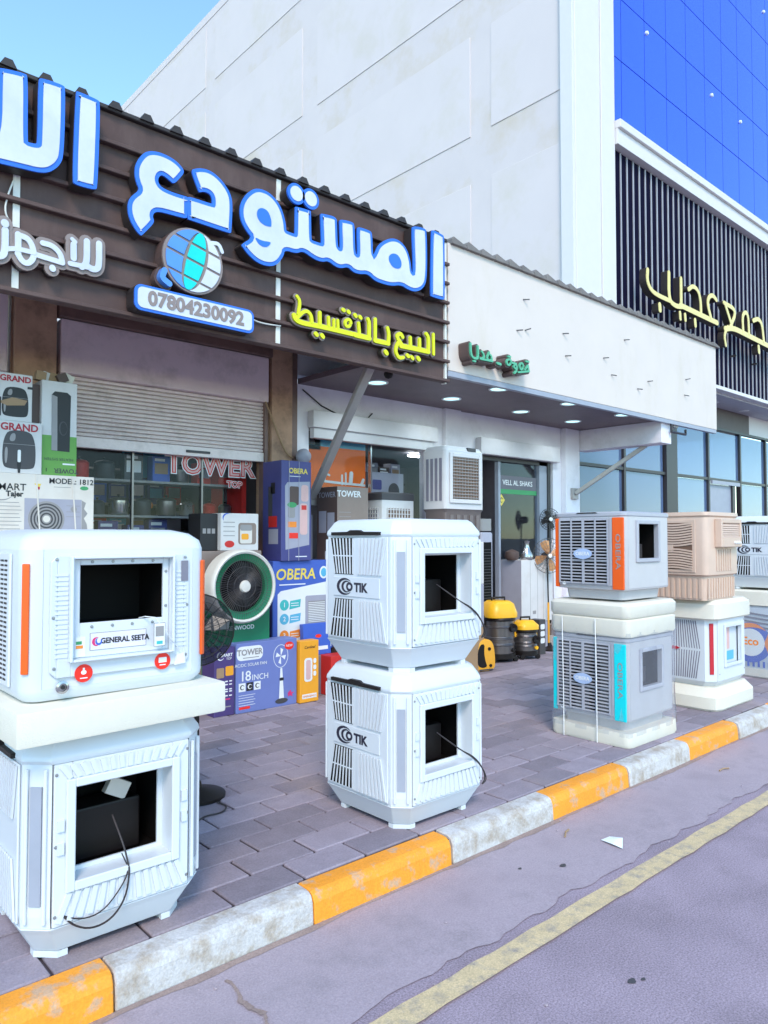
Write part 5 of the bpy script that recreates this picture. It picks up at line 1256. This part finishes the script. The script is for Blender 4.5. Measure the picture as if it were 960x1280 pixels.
# tall navy carton
t = carton('carton', 'tall navy carton printed with pink appliances, standing on the bright blue carton', 'card_navy', (4.61, 6.52, PZ+.45+.986), .39, .36, 1.075)
tx(t, 'OBERA', .078, 'print_yellow', .02, .965, bold=.002); prb(t, 'print_white', -.09, .05, .905, .912)
pr(t, 'card_lilac', [(-.14, .12), (.17, .17), (.175, .86), (-.12, .84), (-.15, .80)], 1)
pr(t, 'print_pink', rrect(.045, .145, .28, .62, .03), 2); prb(t, 'card_red', .065, .13, .55, .60, 3); pr(t, 'print_pink', rrect(.06, .155, .64, .82, .03), 2)
pr(t, 'card_brown', rrect(-.09, .03, .60, .80, .02), 2); pr(t, 'print_leaf', ellipse(-.06, .60, .06, .03), 3); pr(t, 'print_grey', rrect(-.11, -.02, .46, .58, .02), 2)
prb(t, 'print_orange', -.11, .0, .36, .42, 2); prb(t, 'sticker_red', -.10, .02, .24, .30, 2); prb(t, 'print_white', -.01, .14, .04, .05)
prl(t, 'print_black', .39, .12, .20, .72, .84); prl(t, 'dark_grey', .39, .17, .25, .40, .80); prl(t, 'card_red', .39, .08, .24, .36, .48, 2); prl(t, 'card_lilac', .39, .06, .24, .18, .34)
for x in (-.10, .03): MB().box(x-.003, x+.003, -.005, -.0035, 0, 1.075).build('strap', 'card_lilac', t)
# white oven carton in front of the window
t = carton('carton', 'white carton printed with a small oven fryer, on the ledge before the shop window', 'card_white', (3.915, 6.52, 1.72), .435, .3, .375)
pr(t, 'card_taupe', rrect(-.02, .19, .06, .28, .03)); pr(t, 'card_cream', rrect(.0, .14, .07, .24, .02), 2); pr(t, 'card_orange', rrect(.015, .10, .11, .17, .015), 3); pr(t, 'print_grey', rrect(.0, .14, .20, .26, .02), 3)
pr(t, 'card_red', ellipse(-.12, .065, .055, .035)); pr(t, 'print_blue', oval_ring(-.15, .33, .05, .045, .015, 60, 220), 1)
for i in range(4): prb(t, 'print_grey', -.19, -.06, .28-.045*i, .288-.045*i)
t = carton('carton', 'black carton with white squares beside the white oven carton', 'print_black', (3.60, 6.58, 1.72), .19, .25, .37)
for i in range(3): prb(t, 'print_grey', -.07+.05*i, -.035+.05*i, .17, .22)
o = thing('display_ledge', 'grey cloth-covered ledge behind the green drum fan', 'ledge', (3.72, 6.50, PZ)); MB().box(-.42, .44, 0, .48, 0, 1.553).build('ledge_body', 'card_taupe', o, bevel=.01)

# brown and taupe heater carton, behind the upper fluted cooler
t = carton('carton', 'brown carton with arched heater print in front of the orange banner window', 'card_taupe', (5.385, 6.50, PZ+1.12), .46, .38, 1.145)
tx(t, 'TOWER', .098, 'print_white', -.06, 1.06, k=2, bold=.002)
pr(t, 'print_white', rrect(.0, .20, .30, .76, .08)); pr(t, 'card_taupe', rrect(.02, .18, .30, .71, .07), 2)
prb(t, 'print_grey', -.20, -.03, .85, .856); prb(t, 'print_grey', -.20, -.03, .80, .806)
prl(t, 'card_brown', .46, .002, .378, .002, 1.143); prl(t, 'card_lilac', .46, .05, .18, .60, .85, 2); prl(t, 'card_lilac', .46, .20, .34, .62, .87, 2); prl(t, 'print_white', .46, .12, .22, .30, .41, 2)
text('TOWER', .09, 'card_lilac', t, (-.23-.003, .19, 1.05), LEFT, ext=.0005)
o = carton('carton', 'plain brown carton on the ground under the arched heater carton', 'card_brown', (5.39, 6.50, PZ), .47, .38, 1.118)
# dark and pink bags between navy and brown cartons
t = carton('carton', 'plain dark carton between the tall navy carton and the brown heater carton', 'card_grey', (5.00, 6.90, PZ), .22, .09, 1.95)
# small white cooler with a grid, behind
t = thing('air_cooler', 'small white air cooler with square grid vents, by the shop window', 'air cooler', (6.10, 6.72, PZ+1.115))
MB().ring_loft([(0, .27, .22, .03), (1.02, .27, .22, .03)], 3).build('body', 'card_white', t, smooth=30)
MB().ring_loft([(1.021, .275, .225, .03), (1.10, .275, .225, .03), (1.115, .26, .21, .03)], 3, ).build('lid', 'dark_grey', t, smooth=30)
g_ = MB().box(-.19, .20, -.224, -.2205, .30, .92).build('grille_backing', 'beige_dark', t)
for i in range(9): MB().box(-.19+.047*i, -.19+.047*i+.012, -.234, -.2245, .29, .93).build('bar', 'card_white', g_)
for i in range(13): MB().box(-.195, .205, -.2395, -.2345, .30+.05*i, .30+.05*i+.010).build('bar', 'card_white', g_)
g_ = MB().box(-.274, -.2705, -.16, .17, .30, .92).build('grille_backing', 'card_grey', t)
for i in range(8): MB().box(-.284, -.2745, -.16+.045*i, -.16+.045*i+.016, .29, .93).build('bar', 'card_white', g_)
for i in range(13): MB().box(-.289, -.2845, -.165, .175, .30+.05*i, .30+.05*i+.014).build('bar', 'card_white', g_)
o = carton('carton', 'plain grey carton under the small white cooler with grid vents', 'card_grey', (6.10, 6.51, PZ), .50, .42, 1.113)

# ------------------------------------------------------------------ fans
def guard(mb, c, r, depth, rings=5, spokes=24, th=.0022, ry=0):
    cx, cy, cz = c
    for side in (-1, 1):
        for i in range(1, rings+1):
            rr = r*i/rings; yy = cy + side*depth*(1-(i/rings)**2)
            mb.tube([(cx+rr*math.cos(2*PI*j/28), yy, cz+rr*math.sin(2*PI*j/28)) for j in range(28)], th if i < rings else th*2.2, 5, closed=True)
        for j in range(spokes):
            a = 2*PI*j/spokes
            mb.tube([(cx+r*f*math.cos(a), cy+side*depth*(1-f*f), cz+r*f*math.sin(a)) for f in (.12, .5, .8, 1)], th, 4, cap=False)
    return mb
def blades(t, c, r, n, mt, w=.6, name='blade'):
    for k in range(n):
        a = 2*PI*k/n + .35; p = []
        for f, da in ((.15, -.5*w), (.5, -.55*w), (.92, -.42*w), (1, -.1*w), (.96, .35*w), (.6, .5*w), (.15, .45*w)):
            p.append((r*f*math.cos(a+da), r*f*math.sin(a+da), da))
        vs = [(c[0]+x, c[1]+.035*d_/w-.002, c[2]+z) for x, z, d_ in p] + [(c[0]+x, c[1]+.035*d_/w+.003, c[2]+z) for x, z, d_ in p]
        m = len(p)
        MB().add(vs, [tuple(range(m)), tuple(range(2*m-1, m-1, -1))] + [(i, m+i, m+(i+1) % m, (i+1) % m) for i in range(m)]).build(name, mt, t)
def pedestal_fan(label, loc, r, zc, blade_mt, pole_mt, guard_mt, rz=0, nb=4, group=None, disc=None, name='pedestal_fan'):
    t = thing(name, label, 'fan', loc, rz, group)
    MB().lathe([(r*.8, 0), (r*.8, .02), (r*.5, .04), (.04, .06), (.03, .10)], 24).build('base', 'black_plastic', t, smooth=40)
    MB().tube([(0, 0.02, .06), (0, 0.02, zc*.5)], .017, 10).build('pole', pole_mt, t, smooth=60)
    MB().tube([(0, 0.02, zc*.5), (0, .05, zc-.03)], .011, 10).build('pole', 'black_plastic', t, smooth=60)
    MB().lathe([(.0, .02), (.055, .03), (.06, .10), (.045, .15), (0, .16)], 18, (0, 0, zc), 'y').build('motor', 'black_plastic', t, smooth=50)
    guard(MB(), (0, 0, zc), r, .045).build('guard', guard_mt, t)
    blades(t, (0, 0, zc), r*.92, nb, blade_mt, .8)
    MB().lathe([(0, -.055), (.03, -.05), (.033, -.03)], 16, (0, 0, zc), 'y').build('cap', 'print_white', t, smooth=50)
    return t
pedestal_fan('pedestal fan with copper coloured blades and yellow pole by the white shop door', (9.33, 6.62, PZ), .265, 1.41, 'copper_blade', 'tool_yellow', 'steel_dark', R(-25))
t = pedestal_fan('black fan behind the copper bladed fan, beside the door frame', (9.62, 6.80, PZ), .17, 1.97, 'fan_smoke', 'black_plastic', 'fan_smoke', R(-30))
# smoked fan behind the lower fluted cooler at left
t = pedestal_fan('black pedestal fan with smoked guard behind the cooler with orange strips', (2.34, 4.42, PZ), .235, 1.08, 'fan_smoke', 'black_plastic', 'fan_smoke', R(-28), 3)
MB().lathe([(.05, .046), (.20, .012), (.232, .0)], 28, (0, 0, 1.08), 'y', cap=False).build('smoked_disc', 'smoke_clear', t, smooth=60)
# hose of cable on pavement beside it
tag(MB().tube(smooth3([(2.12, 4.0, .172), (2.2, 4.06, .175), (2.32, 4.04, .172), (2.4, 4.12, .172), (2.38, 4.22, .172)]), .005, 6).build('fan_cord', 'cord'), 'thin black cord lying on the bricks behind the left coolers', 'cord')

# green drum fan cooler
t = thing('drum_fan', 'cream and green round drum fan behind the purple and periwinkle cartons', 'fan', (3.80, 6.36, PZ))
MB().box(-.33, .36, -.02, .12, 0, .98).build('stand', 'fan_green', t, bevel=.015)
MB().box(-.20, .34, -.015, .11, .981, 1.22).build('stand_top', 'fan_cream', t, bevel=.02)
text('KENWOOD', .058, 'print_white', t, (.02, -.0225, .80), FRONT, bold=.001)
cz = 1.215
MB().lathe([(.30, .14), (.352, .13), (.358, -.02), (.350, -.06), (.335, -.07), (.318, -.06), (.318, .0)], 40, (-.04, -.14, cz), 'y', cap=False).build('housing', 'fan_cream', t, smooth=50)
MB().lathe([(.0, .10), (.316, .10)], 40, (-.04, -.14, cz), 'y', cap=False).build('backing', 'black', t)
MB().lathe([(.316, -.045), (.25, -.02), (.246, .02), (.314, .02)], 40, (-.04, -.14, cz), 'y', cap=False).build('inner_ring', 'fan_green', t, smooth=50)
gd = MB()
for j in range(72):
    a = 2*PI*j/72
    gd.tube([(-.04+r_*math.cos(a+k_), -.14-.062+.012*(r_/.3), cz+r_*math.sin(a+k_)) for r_, k_ in ((.05, 0), (.15, .10), (.25, .16), (.312, .18))], .0021, 4, cap=False)
for r_ in (.12, .19, .26): gd.tube([(-.04+r_*math.cos(2*PI*j/36), -.14-.062+.012*(r_/.3), cz+r_*math.sin(2*PI*j/36)) for j in range(36)], .0022, 4, closed=True)
gd.build('guard', 'dark_grey', t, kind='stuff')
blades(t, (-.04, -.09, cz), .25, 5, 'black_plastic', .9)
MB().lathe([(0, -.082), (.05, -.078), (.062, -.06), (.06, -.05)], 20, (-.04, -.14, cz), 'y').build('cap', 'fan_cream', t, smooth=50)

# ------------------------------------------------------------------ vacuum cleaners
def vacuum(label, loc, r, h, rz=0):
    t = thing('vacuum_cleaner', label, 'vacuum cleaner', loc, rz, 'steel drum vacuums')
    MB().lathe([(r*1.05, .05), (r*1.05, .11), (r*.98, .12)], 28).build('chassis', 'black_plastic', t, smooth=40)
    for k in range(4):
        a = PI/4+k*PI/2
        MB().lathe([(0, -.018), (.035, -.016), (.035, .016), (0, .018)], 12, (r*1.05*math.cos(a), r*1.05*math.sin(a), .036), 'y').build('wheel', 'black_plastic', t, smooth=40)
    dz = h*.66
    pr_ = [(r*.96, .12)]
    for f in (.25, .29, .45, .49, .80, .84): pr_ += [(r*.96, .12+(dz-.12)*f-.01), (r*1.0, .12+(dz-.12)*f), (r*.96, .12+(dz-.12)*f+.01)]
    pr_ += [(r*.96, dz)]
    MB().lathe(pr_, 28).build('drum', 'steel_dark', t, smooth=30)
    MB().lathe([(r*1.02, dz), (r*1.05, dz+.02), (r*1.0, dz+.045)], 28).build('collar', 'black_plastic', t, smooth=40)
    MB().ring_loft([(dz+.046, r*1.02, r*.98, r*.6), (dz+.10, r*1.03, r*.98, r*.6), (h-.06, r*.85, r*.80, r*.5), (h-.02, r*.62, r*.60, r*.4)], 5).build('motor_head', 'vac_yellow', t, smooth=50)
    MB().tube([(-r*.45, 0, h-.03), (-r*.45, 0, h+.02), (r*.45, 0, h+.02), (r*.45, 0, h-.03)], .014, 8).build('handle', 'black_plastic', t, smooth=60)
    MB().lathe([(.06, 0), (.055, -.05), (.03, -.05), (0, -.03)], 18, (r*.45, -r*.86, dz-.09), 'y').build('inlet', 'black_plastic', t, smooth=40)
    MB().lathe([(.028, 0), (.026, -.03), (0, -.03)], 12, (r*.5, -r*.84, .16), 'y').build('drain_cap', 'vac_yellow' if h < .7 else 'black_plastic', t, smooth=40)
    for s in (-1, 1): MB().box(s*r*1.0-.02, s*r*1.0+.02, -.025, .025, dz-.06, dz+.07).build('latch', 'vac_yellow' if h < .7 else 'black_plastic', t, bevel=.004)
    return t
vacuum('large steel drum vacuum cleaner with yellow top behind the yellow pressure washer', (7.98, 6.50, PZ), .225, .84, R(-20))
vacuum('small steel drum vacuum cleaner with yellow top beside the grey floor carton', (8.42, 6.38, PZ), .165, .55, R(-20))
t = thing('pressure_washer', 'small yellow pressure washer with loop handle on the bricks', 'pressure washer', (7.22, 6.16, PZ), R(-15))
pth = chaikin([(-.13, 0.0), (.15, 0.0), (.16, .14), (.14, .32), (.08, .40), (-.03, .40), (-.10, .36), (-.15, .22), (-.155, .12)], 2)
inn = [(-.105, .07), (-.125, .15), (-.115, .25), (-.075, .34), (-.01, .345), (-.02, .24), (.0, .13), (.03, .06), (-.04, .045)]
MB().prism(pth, -.09, .09, 'xz').build('body', 'tool_yellow', t, bevel=.02, seg=2, smooth=40)
MB().prism(chaikin(inn, 1), -.0935, -.0902, 'xz').build('handle_gap', 'black_plastic', t)
MB().lathe([(.022, 0), (.02, -.012), (0, -.012)], 12, (.06, -.0902, .28), 'y').build('knob', 'black_plastic', t)
MB().lathe([(.02, 0), (.018, -.012), (0, -.012)], 12, (.08, -.0902, .07), 'y').build('knob', 'black_plastic', t)
prb2 = MB().box(-.09, .11, -.0935, -.0902, .012, .03).build('foot_strip', 'dark_grey', t)
MB().lathe([(0, -.02), (.05, -.02), (.05, .02), (0, .02)], 16, (-.15, .06, .05), 'y').build('wheel', 'black_plastic', t, smooth=40)

# cartons by the door
t = carton('carton', 'tall white carton with faint print behind the copper bladed fan', 'card_white', (9.18, 6.72, PZ+.42), .78, .40, .93)
prl(t, 'card_lilac', .78, .002, .398, .002, .928); 
for x in (-.18, .0, .14, .28): prb(t, 'print_grey', x, x+.006, .02, .91)
prb(t, 'print_grey', -.12, -.04, .12, .17)
t = carton('carton', 'low grey carton with a dark printed edge beside the small vacuum', 'card_lilac', (8.98, 6.62, PZ), .62, .42, .418)
t = carton('carton', 'slim dark carton with white pictures standing beside the low grey carton', 'dark_grey', (8.86, 6.40, PZ), .14, .18, .50)
for i in range(3): pr(t, 'print_white', rrect(-.05, .05, .16+.10*i, .235+.10*i, .02))
t = thing('glass_jug_carton', 'small white carton with a pale cup shape on the ground by the slatted coolers', 'carton', (9.55, 6.55, PZ))
MB().box(-.14, .14, 0, .2, 0, .20).build('box', 'card_white', t, bevel=.01)
pr(t, 'print_grey', rrect(-.08, .08, .03, .15, .02))
t = carton('carton', 'small brown carton on the white cup carton beside the yellow fan pole', 'card_taupe', (9.55, 6.57, PZ+.201), .26, .2, .16)
# tower heater / purifier standing by the tall grey cooler
t = thing('tower_heater', 'slim tower heater with dark grille standing beside the tall grey cooler', 'heater', (8.04, 6.83, PZ))
MB().lathe([(.16, 0), (.16, .03), (.05, .05)], 24).build('base', 'dark_grey', t, smooth=40)
MB().ring_loft([(.05, .135, .09, .04), (1.74, .135, .09, .04), (1.76, .12, .08, .04)], 4).build('body', 'card_lilac', t, smooth=40)
MB().ring_loft([(1.78, .12, .085, .04), (1.95, .12, .085, .04)], 4).build('head', 'print_grey', t, smooth=40)
g_ = MB().box(-.085, .085, -.096, -.0905, .25, 1.62).build('grille', 'black', t)
for i in range(32): MB().box(-.085, .085, -.100, -.0965, .27+.04*i, .27+.04*i+.008).build('bar', 'dark_grey', g_)
t = carton('carton', 'narrow white carton behind the slim tower heater', 'card_white', (7.93, 6.935, PZ), .30, .06, 2.62)
pr(t, 'print_pink', ellipse(.08, 2.35, .05, .07)); 
# brass jug and items on top of the tall white carton
t = thing('toy_bottle', 'small silver jug standing on the tall white carton', 'jug', (9.02, 6.80, PZ+1.351))
MB().lathe([(.09, 0), (.11, .06), (.06, .14), (.035, .22), (.05, .28), (0, .30)], 16).build('jug_body', 'steel', t, smooth=50)
for x, lb_ in ((8.86, 'dark round pot on the white carton next to the silver jug'),):
    o = MB().lathe([(.08, 0), (.11, .05), (.10, .12), (.04, .15), (0, .16)], 16).build('pot', 'card_brown', None, smooth=50); o.location = (8.80, 6.9, PZ+1.351); tag(o, lb_, 'pot')

# ------------------------------------------------------------------ litter and small things on the ground
o = MB().add([(-.04, .07, .014), (.02, .045, .026), (.085, -.005, .015), (.0, -.012, .034), (-.055, -.085, .013), (-.058, -.02, .020)], [(0, 5, 3, 1), (1, 3, 2), (5, 4, 3), (3, 4, 2)]).build('paper_scrap', 'paper'); 
o.location = (4.06, 2.42, 0.0); tag(o, 'triangular scrap of white paper lying in the gutter', 'paper')
random.seed(21)
stn = MB()
for i in range(70):
    x = random.uniform(0.9, 9); y = random.choice([random.uniform(2.72, 2.85), random.uniform(1.0, 2.84)]); r_ = random.uniform(.003, .009)
    stn.lathe([(0, 0), (r_, r_*.3), (r_*.7, r_*.9), (0, r_)], 5, (x, y, .010 if y > 2.17 else .001))
stn.build('grit', 'gutter', None, kind='stuff'); bpy.data.objects['grit']['label'] = 'scattered grit and small stones along the gutter'; bpy.data.objects['grit']['category'] = 'grit'
for (x, y, r_) in [(3.558, 2.443, .022), (3.346, 2.581, .012), (2.867, 1.635, .022), (2.915, 1.61, .012)]:
    o = MB().prism([(r_*(1+.25*math.sin(3*a))*math.cos(a), r_*.7*math.sin(a)) for a in [2*PI*i/14 for i in range(14)]], .0, .0012, 'xy').build('oil_spot', 'dark_grey'); o.location = (x, y, .0115 if y > 2.17 else .002)
    tag(o, 'small dark stain on the road surface' if y < 2 else 'small dark stain on the pale gutter', 'stain', 'stains on the road' if y < 2 else 'stains in the gutter')
# hanging sticker on the door glass
o = MB().prism([(0, -.09), (.08, 0), (0, .09), (-.08, 0)], -.004, 0, 'xz').build('warning_sticker', 'print_yellow'); o.location = (8.80, 7.098, 2.42); tag(o, 'yellow diamond sticker on the shop door glass', 'sticker')
MB().prism(oval_ring(0, 0, .04, .04, .018, 0, 340), -.0055, -.0042, 'xz').build('print', 'print_black', o)
t = thing('door_sign', 'green and white lettered sign on the shop door glass', 'sign', (9.18, 7.095, 2.5))
MB().box(-.42, .50, -.003, 0, 0.02, .09).build('green_band', 'print_leaf', t); MB().box(-.42, .50, -.003, 0, .091, .30).build('panel', 'room_grey', t); text('VELL AL SHAKS', .11, 'print_white', t, (.02, -.0035, .19), FRONT, bold=.001)

# ------------------------------------------------------------------ shop window lettering and the goods inside
t = thing('window_lettering', 'red outlined lettering on the shop window under the roller shutter', 'lettering', (4.0, 7.118, 2.66))
for s, mt, b, dy in (('TOWER', 'print_white', .020, 0), ('TOWER', 'card_red', .009, -.002), ('TOWER', 'print_pink', -.003, -.004)):
    text(s, .30, mt, t, (-.08, dy, -.04), FRONT, bold=b, ext=.0006, sx=.98)
text('TOP', .095, 'print_white', t, (.20, 0, -.23), FRONT, bold=.008, ext=.0006); text('TOP', .095, 'card_red', t, (.20, -.002, -.23), FRONT, bold=.002, ext=.0006)

t = thing('orange_banner', 'orange banner with white script inside the white shop window', 'banner', (5.65, 7.20, 2.35))
MB().box(-.50, .52, 0, .01, 0, .62).build('cloth', 'banner_orange', t); MB().box(-.50, .52, 0, .01, .621, .70).build('top_band', 'print_sky', t)
strokes(MB(), [([(-.25, .21), (-.15, .19), (.50, .17)], .03), ([(-.15, .20), (-.12, .29), (-.07, .27)], .025), ([(.13, .17), (.13, .28)], .025), ([(.19, .17), (.19, .31)], .025), ([(.27, .20), (.28, .31)], .06), ([(.45, .18), (.48, .24)], .04)], -.006, -.001).build('lettering', 'print_white', t)

random.seed(9)
def shelf(label, x0, x1, y0, y1, zs, mt='shelf_board', up=2.7):
    t = thing('shelf_unit', label, 'shelf', ((x0+x1)/2, (y0+y1)/2, .16)); cx, cy = t.location.x, t.location.y
    for z in zs: MB().box(x0-cx, x1-cx, y0-cy, y1-cy, z-.185, z-.161).build('shelf_board', mt, t)
    for x in (x0, x1): MB().box(x-cx-.02, x-cx+.02, y1-cy-.03, y1-cy, 0, up).build('upright', 'dark_grey', t)
def item(kind, x, y, z, mt, label, group, s=1.0):
    if kind == 'pot':
        t = thing('cooking_pot', label, 'pot', (x, y, z), 0, group); r_ = .085*s; h = .13*s
        MB().lathe([(r_*.92, 0), (r_, .012), (r_, h), (r_*1.06, h+.006)], 20).build('pot_body', mt, t, smooth=40)
        MB().lathe([(r_*1.04, h+.0065), (r_*.8, h+.03), (.012, h+.045)], 20).build('lid', mt, t, smooth=50)
        MB().lathe([(.008, h+.045), (.018, h+.065), (0, h+.07)], 10).build('knob', 'black_plastic', t)
    elif kind == 'kettle':
        t = thing('kettle', label, 'kettle', (x, y, z), 0, group)
        MB().lathe([(.075*s, 0), (.08*s, .03*s), (.055*s, .19*s), (.03*s, .215*s), (0, .22*s)], 18).build('kettle_body', mt, t, smooth=50)
        MB().tube([(.055*s, 0, .18*s), (.11*s, 0, .17*s), (.115*s, 0, .08*s), (.075*s, 0, .04*s)], .010*s, 8).build('handle', 'black_plastic', t, smooth=60)
        MB().bar((-.06*s, 0, .14*s), (-.10*s, 0, .18*s), .025*s, .02*s).build('spout', mt, t)
    else:
        t = thing('goods_box', label, 'box', (x, y, z), random.uniform(-.15, .15), group); w, d, h = .15*s, .14, .20*s*random.uniform(.8, 1.25)
        MB().box(-w/2, w/2, -d/2, d/2, 0, h).build('box', mt, t, bevel=.003, seg=1)
        MB().box(-w*.38, w*.38, -d/2-.0015, -d/2, h*.30, h*.72).build('print', random.choice(['print_white', 'print_grey', 'print_sky', 'card_kraft', 'card_lilac']), t)
        MB().box(-w*.38, w*.2, -d/2-.0015, -d/2, h*.80, h*.9).build('print', 'print_white', t)
zs = [.60, .98, 1.36, 1.72, 2.08, 2.44, 2.80]
shelf('grey shelf unit right behind the brown shop window', 2.32, 4.36, 7.28, 7.62, zs)
shelf('dark shelf unit deep inside the brown shop', 2.1, 4.8, 9.4, 9.8, [.5, .95, 1.4, 1.85, 2.3, 2.75])
names = {1.72: 'waist-high', 2.08: 'eye-level', 2.44: 'upper', 1.36: 'lower', 2.80: 'top'}
for z in (1.36, 1.72, 2.08, 2.44):
    x = 2.42
    while x < 4.30:
        kd = random.choice(['pot', 'pot', 'kettle', 'box', 'box']) if z != 2.44 else random.choice(['box', 'box', 'pot'])
        if z == 2.08 and x > 3.2: kd = 'pot'
        s = random.uniform(.85, 1.35)
        if kd == 'box': mt = random.choice(['card_navy', 'card_blue', 'dark_grey', 'card_purple', 'card_red', 'card_lilac', 'card_navy']); nm = 'small printed goods box'
        elif kd == 'pot': mt = random.choice(['steel', 'steel', 'steel_dark', 'card_red', 'dark_grey']); nm = 'lidded cooking pot'
        else: mt = random.choice(['steel', 'dark_grey', 'card_red', 'black_plastic']); nm = 'small kettle'
        item(kd, x, 7.44+random.uniform(-.05, .05), z+.0, mt, '%s on the %s shelf behind the brown shop window' % (nm, names[z]), '%s goods in the shop window' % names[z], s)
        x += .20*s + random.uniform(.01, .05)
for z in (1.85, 2.3):
    for i in range(10):
        item('box', 2.3+.26*i, 9.55, z, random.choice(['card_navy', 'card_blue', 'card_lilac', 'card_red', 'print_sky', 'card_white']), 'goods box on the back shelf deep inside the brown shop', 'back shelf goods', 1.5)
o = MB().box(-.26, .26, -.01, .01, 0, .42).build('wall_poster', 'print_sky'); o.location = (3.42, 7.66, 2.30+.2); tag(o, 'pale blue poster behind the upper window shelf', 'poster')
MB().lathe([(0, -.004), (.035, -.004), (.035, .0)], 16, (0.05, -.0105, -.30), 'y').build('price_dot', 'print_orange', o)
# goods inside the white shop
shelf('dark shelf unit inside the white shop window', 6.25, 7.12, 7.45, 7.85, [1.7, 2.2, 2.6], 'frame_dark')
for z in (1.7, 2.2, 2.6):
    for i in range(4):
        item(random.choice(['box', 'box', 'kettle']), 6.37+.21*i, 7.6, z, random.choice(['card_grey', 'print_sky', 'card_brown', 'card_lilac', 'dark_grey']), 'dim goods on the %s shelf inside the white shop window' % {1.7: 'lowest', 2.2: 'middle', 2.6: 'highest'}[z], 'white shop window goods', 1.3)
t = carton('carton', 'grey carton printed with a black fan inside the white shop window', 'card_lilac', (6.56, 7.22, 2.05), .62, .2, .66)
pr(t, 'card_navy', rrect(-.25, -.09, .43, .56, .02)); pr(t, 'dark_grey', ellipse(.13, .42, .10, .11)); prb(t, 'dark_grey', .12, .15, .06, .32); prb(t, 'dark_grey', .07, .20, .05, .08)
t = carton('carton', 'pale carton stack base inside the white shop window', 'card_lilac', (6.54, 7.22, .17), .60, .25, 1.875)
t = carton('carton', 'small pale box with a dark picture hung in the top window corner', 'card_lilac', (5.30, 7.2, 2.92), .3, .12, .30)
pr(t, 'dark_grey', rrect(-.08, .06, .06, .22, .02))

# small fittings on the brown shop front
t = thing('wall_lamp', 'round frosted bulb lamp on the pillar above the tall navy carton', 'lamp', (4.90, 6.93, 2.77))
MB().lathe([(.03, 0), (.035, -.05), (.05, -.06)], 14, (0, 0, 0), 'y').build('socket', 'dark_grey', t, smooth=40)
MB().lathe([(.05, -.06), (.085, -.10), (.09, -.15), (.06, -.20), (0, -.215)], 18, (0, 0, 0), 'y').build('globe', 'card_lilac', t, smooth=60)
tag(MB().tube(smooth3([(4.47, 6.92, 3.36), (4.60, 6.90, 3.05), (4.74, 6.91, 2.80), (4.84, 6.92, 2.76)]), .009, 6).build('tie_rope', 'card_kraft'), 'thin rope slanting down the brown pillar from the shutter hood', 'rope')
tag(MB().tube(smooth3([(1.44, 5.385, 4.30), (1.40, 5.37, 4.18), (1.38, 5.375, 4.06), (1.43, 5.38, 3.98)]), .006, 6).build('sign_cable', 'batten'), 'short pale cable hanging under the big letters at the sign end', 'cable')
tag(MB().tube(smooth3([(3.24, 5.30, 3.70), (3.40, 5.36, 3.69), (3.62, 5.37, 3.71)]), .006, 6).build('sign_cable', 'batten'), 'pale cable from the phone number plate to the white batten', 'cable')
# crack in the gutter and lost leaf litter
ck = MB()
random.seed(31); px_, py_ = 1.60, 2.25
for i in range(16):
    nx_, ny_ = px_ + random.uniform(-.02, .015), py_ + random.uniform(.02, .05)
    if ny_ > 2.80: break
    w_ = random.uniform(.006, .016)
    ck.add([(px_-w_, py_, .0138), (px_+w_, py_, .0138), (nx_+w_*.7, ny_, .0142), (nx_-w_*.7, ny_, .0142)], [(0, 1, 2, 3)]); px_, py_ = nx_, ny_
ck.build('crack', 'dust', gut_o)
for (x_, y_, a_, lb_) in [(3.946, 2.68, .4, 'short dry twig lying in the pale gutter'), (5.94, 2.57, -.2, 'dry brown leaf lying in the far gutter')]:
    o = MB().tube([(-.06, 0, .006), (0, .008, .012), (.06, 0, .007)], .006, 5).build('twig', 'card_kraft'); o.location = (x_, y_, .012); o.rotation_euler = (0, 0, a_); tag(o, lb_, 'litter')
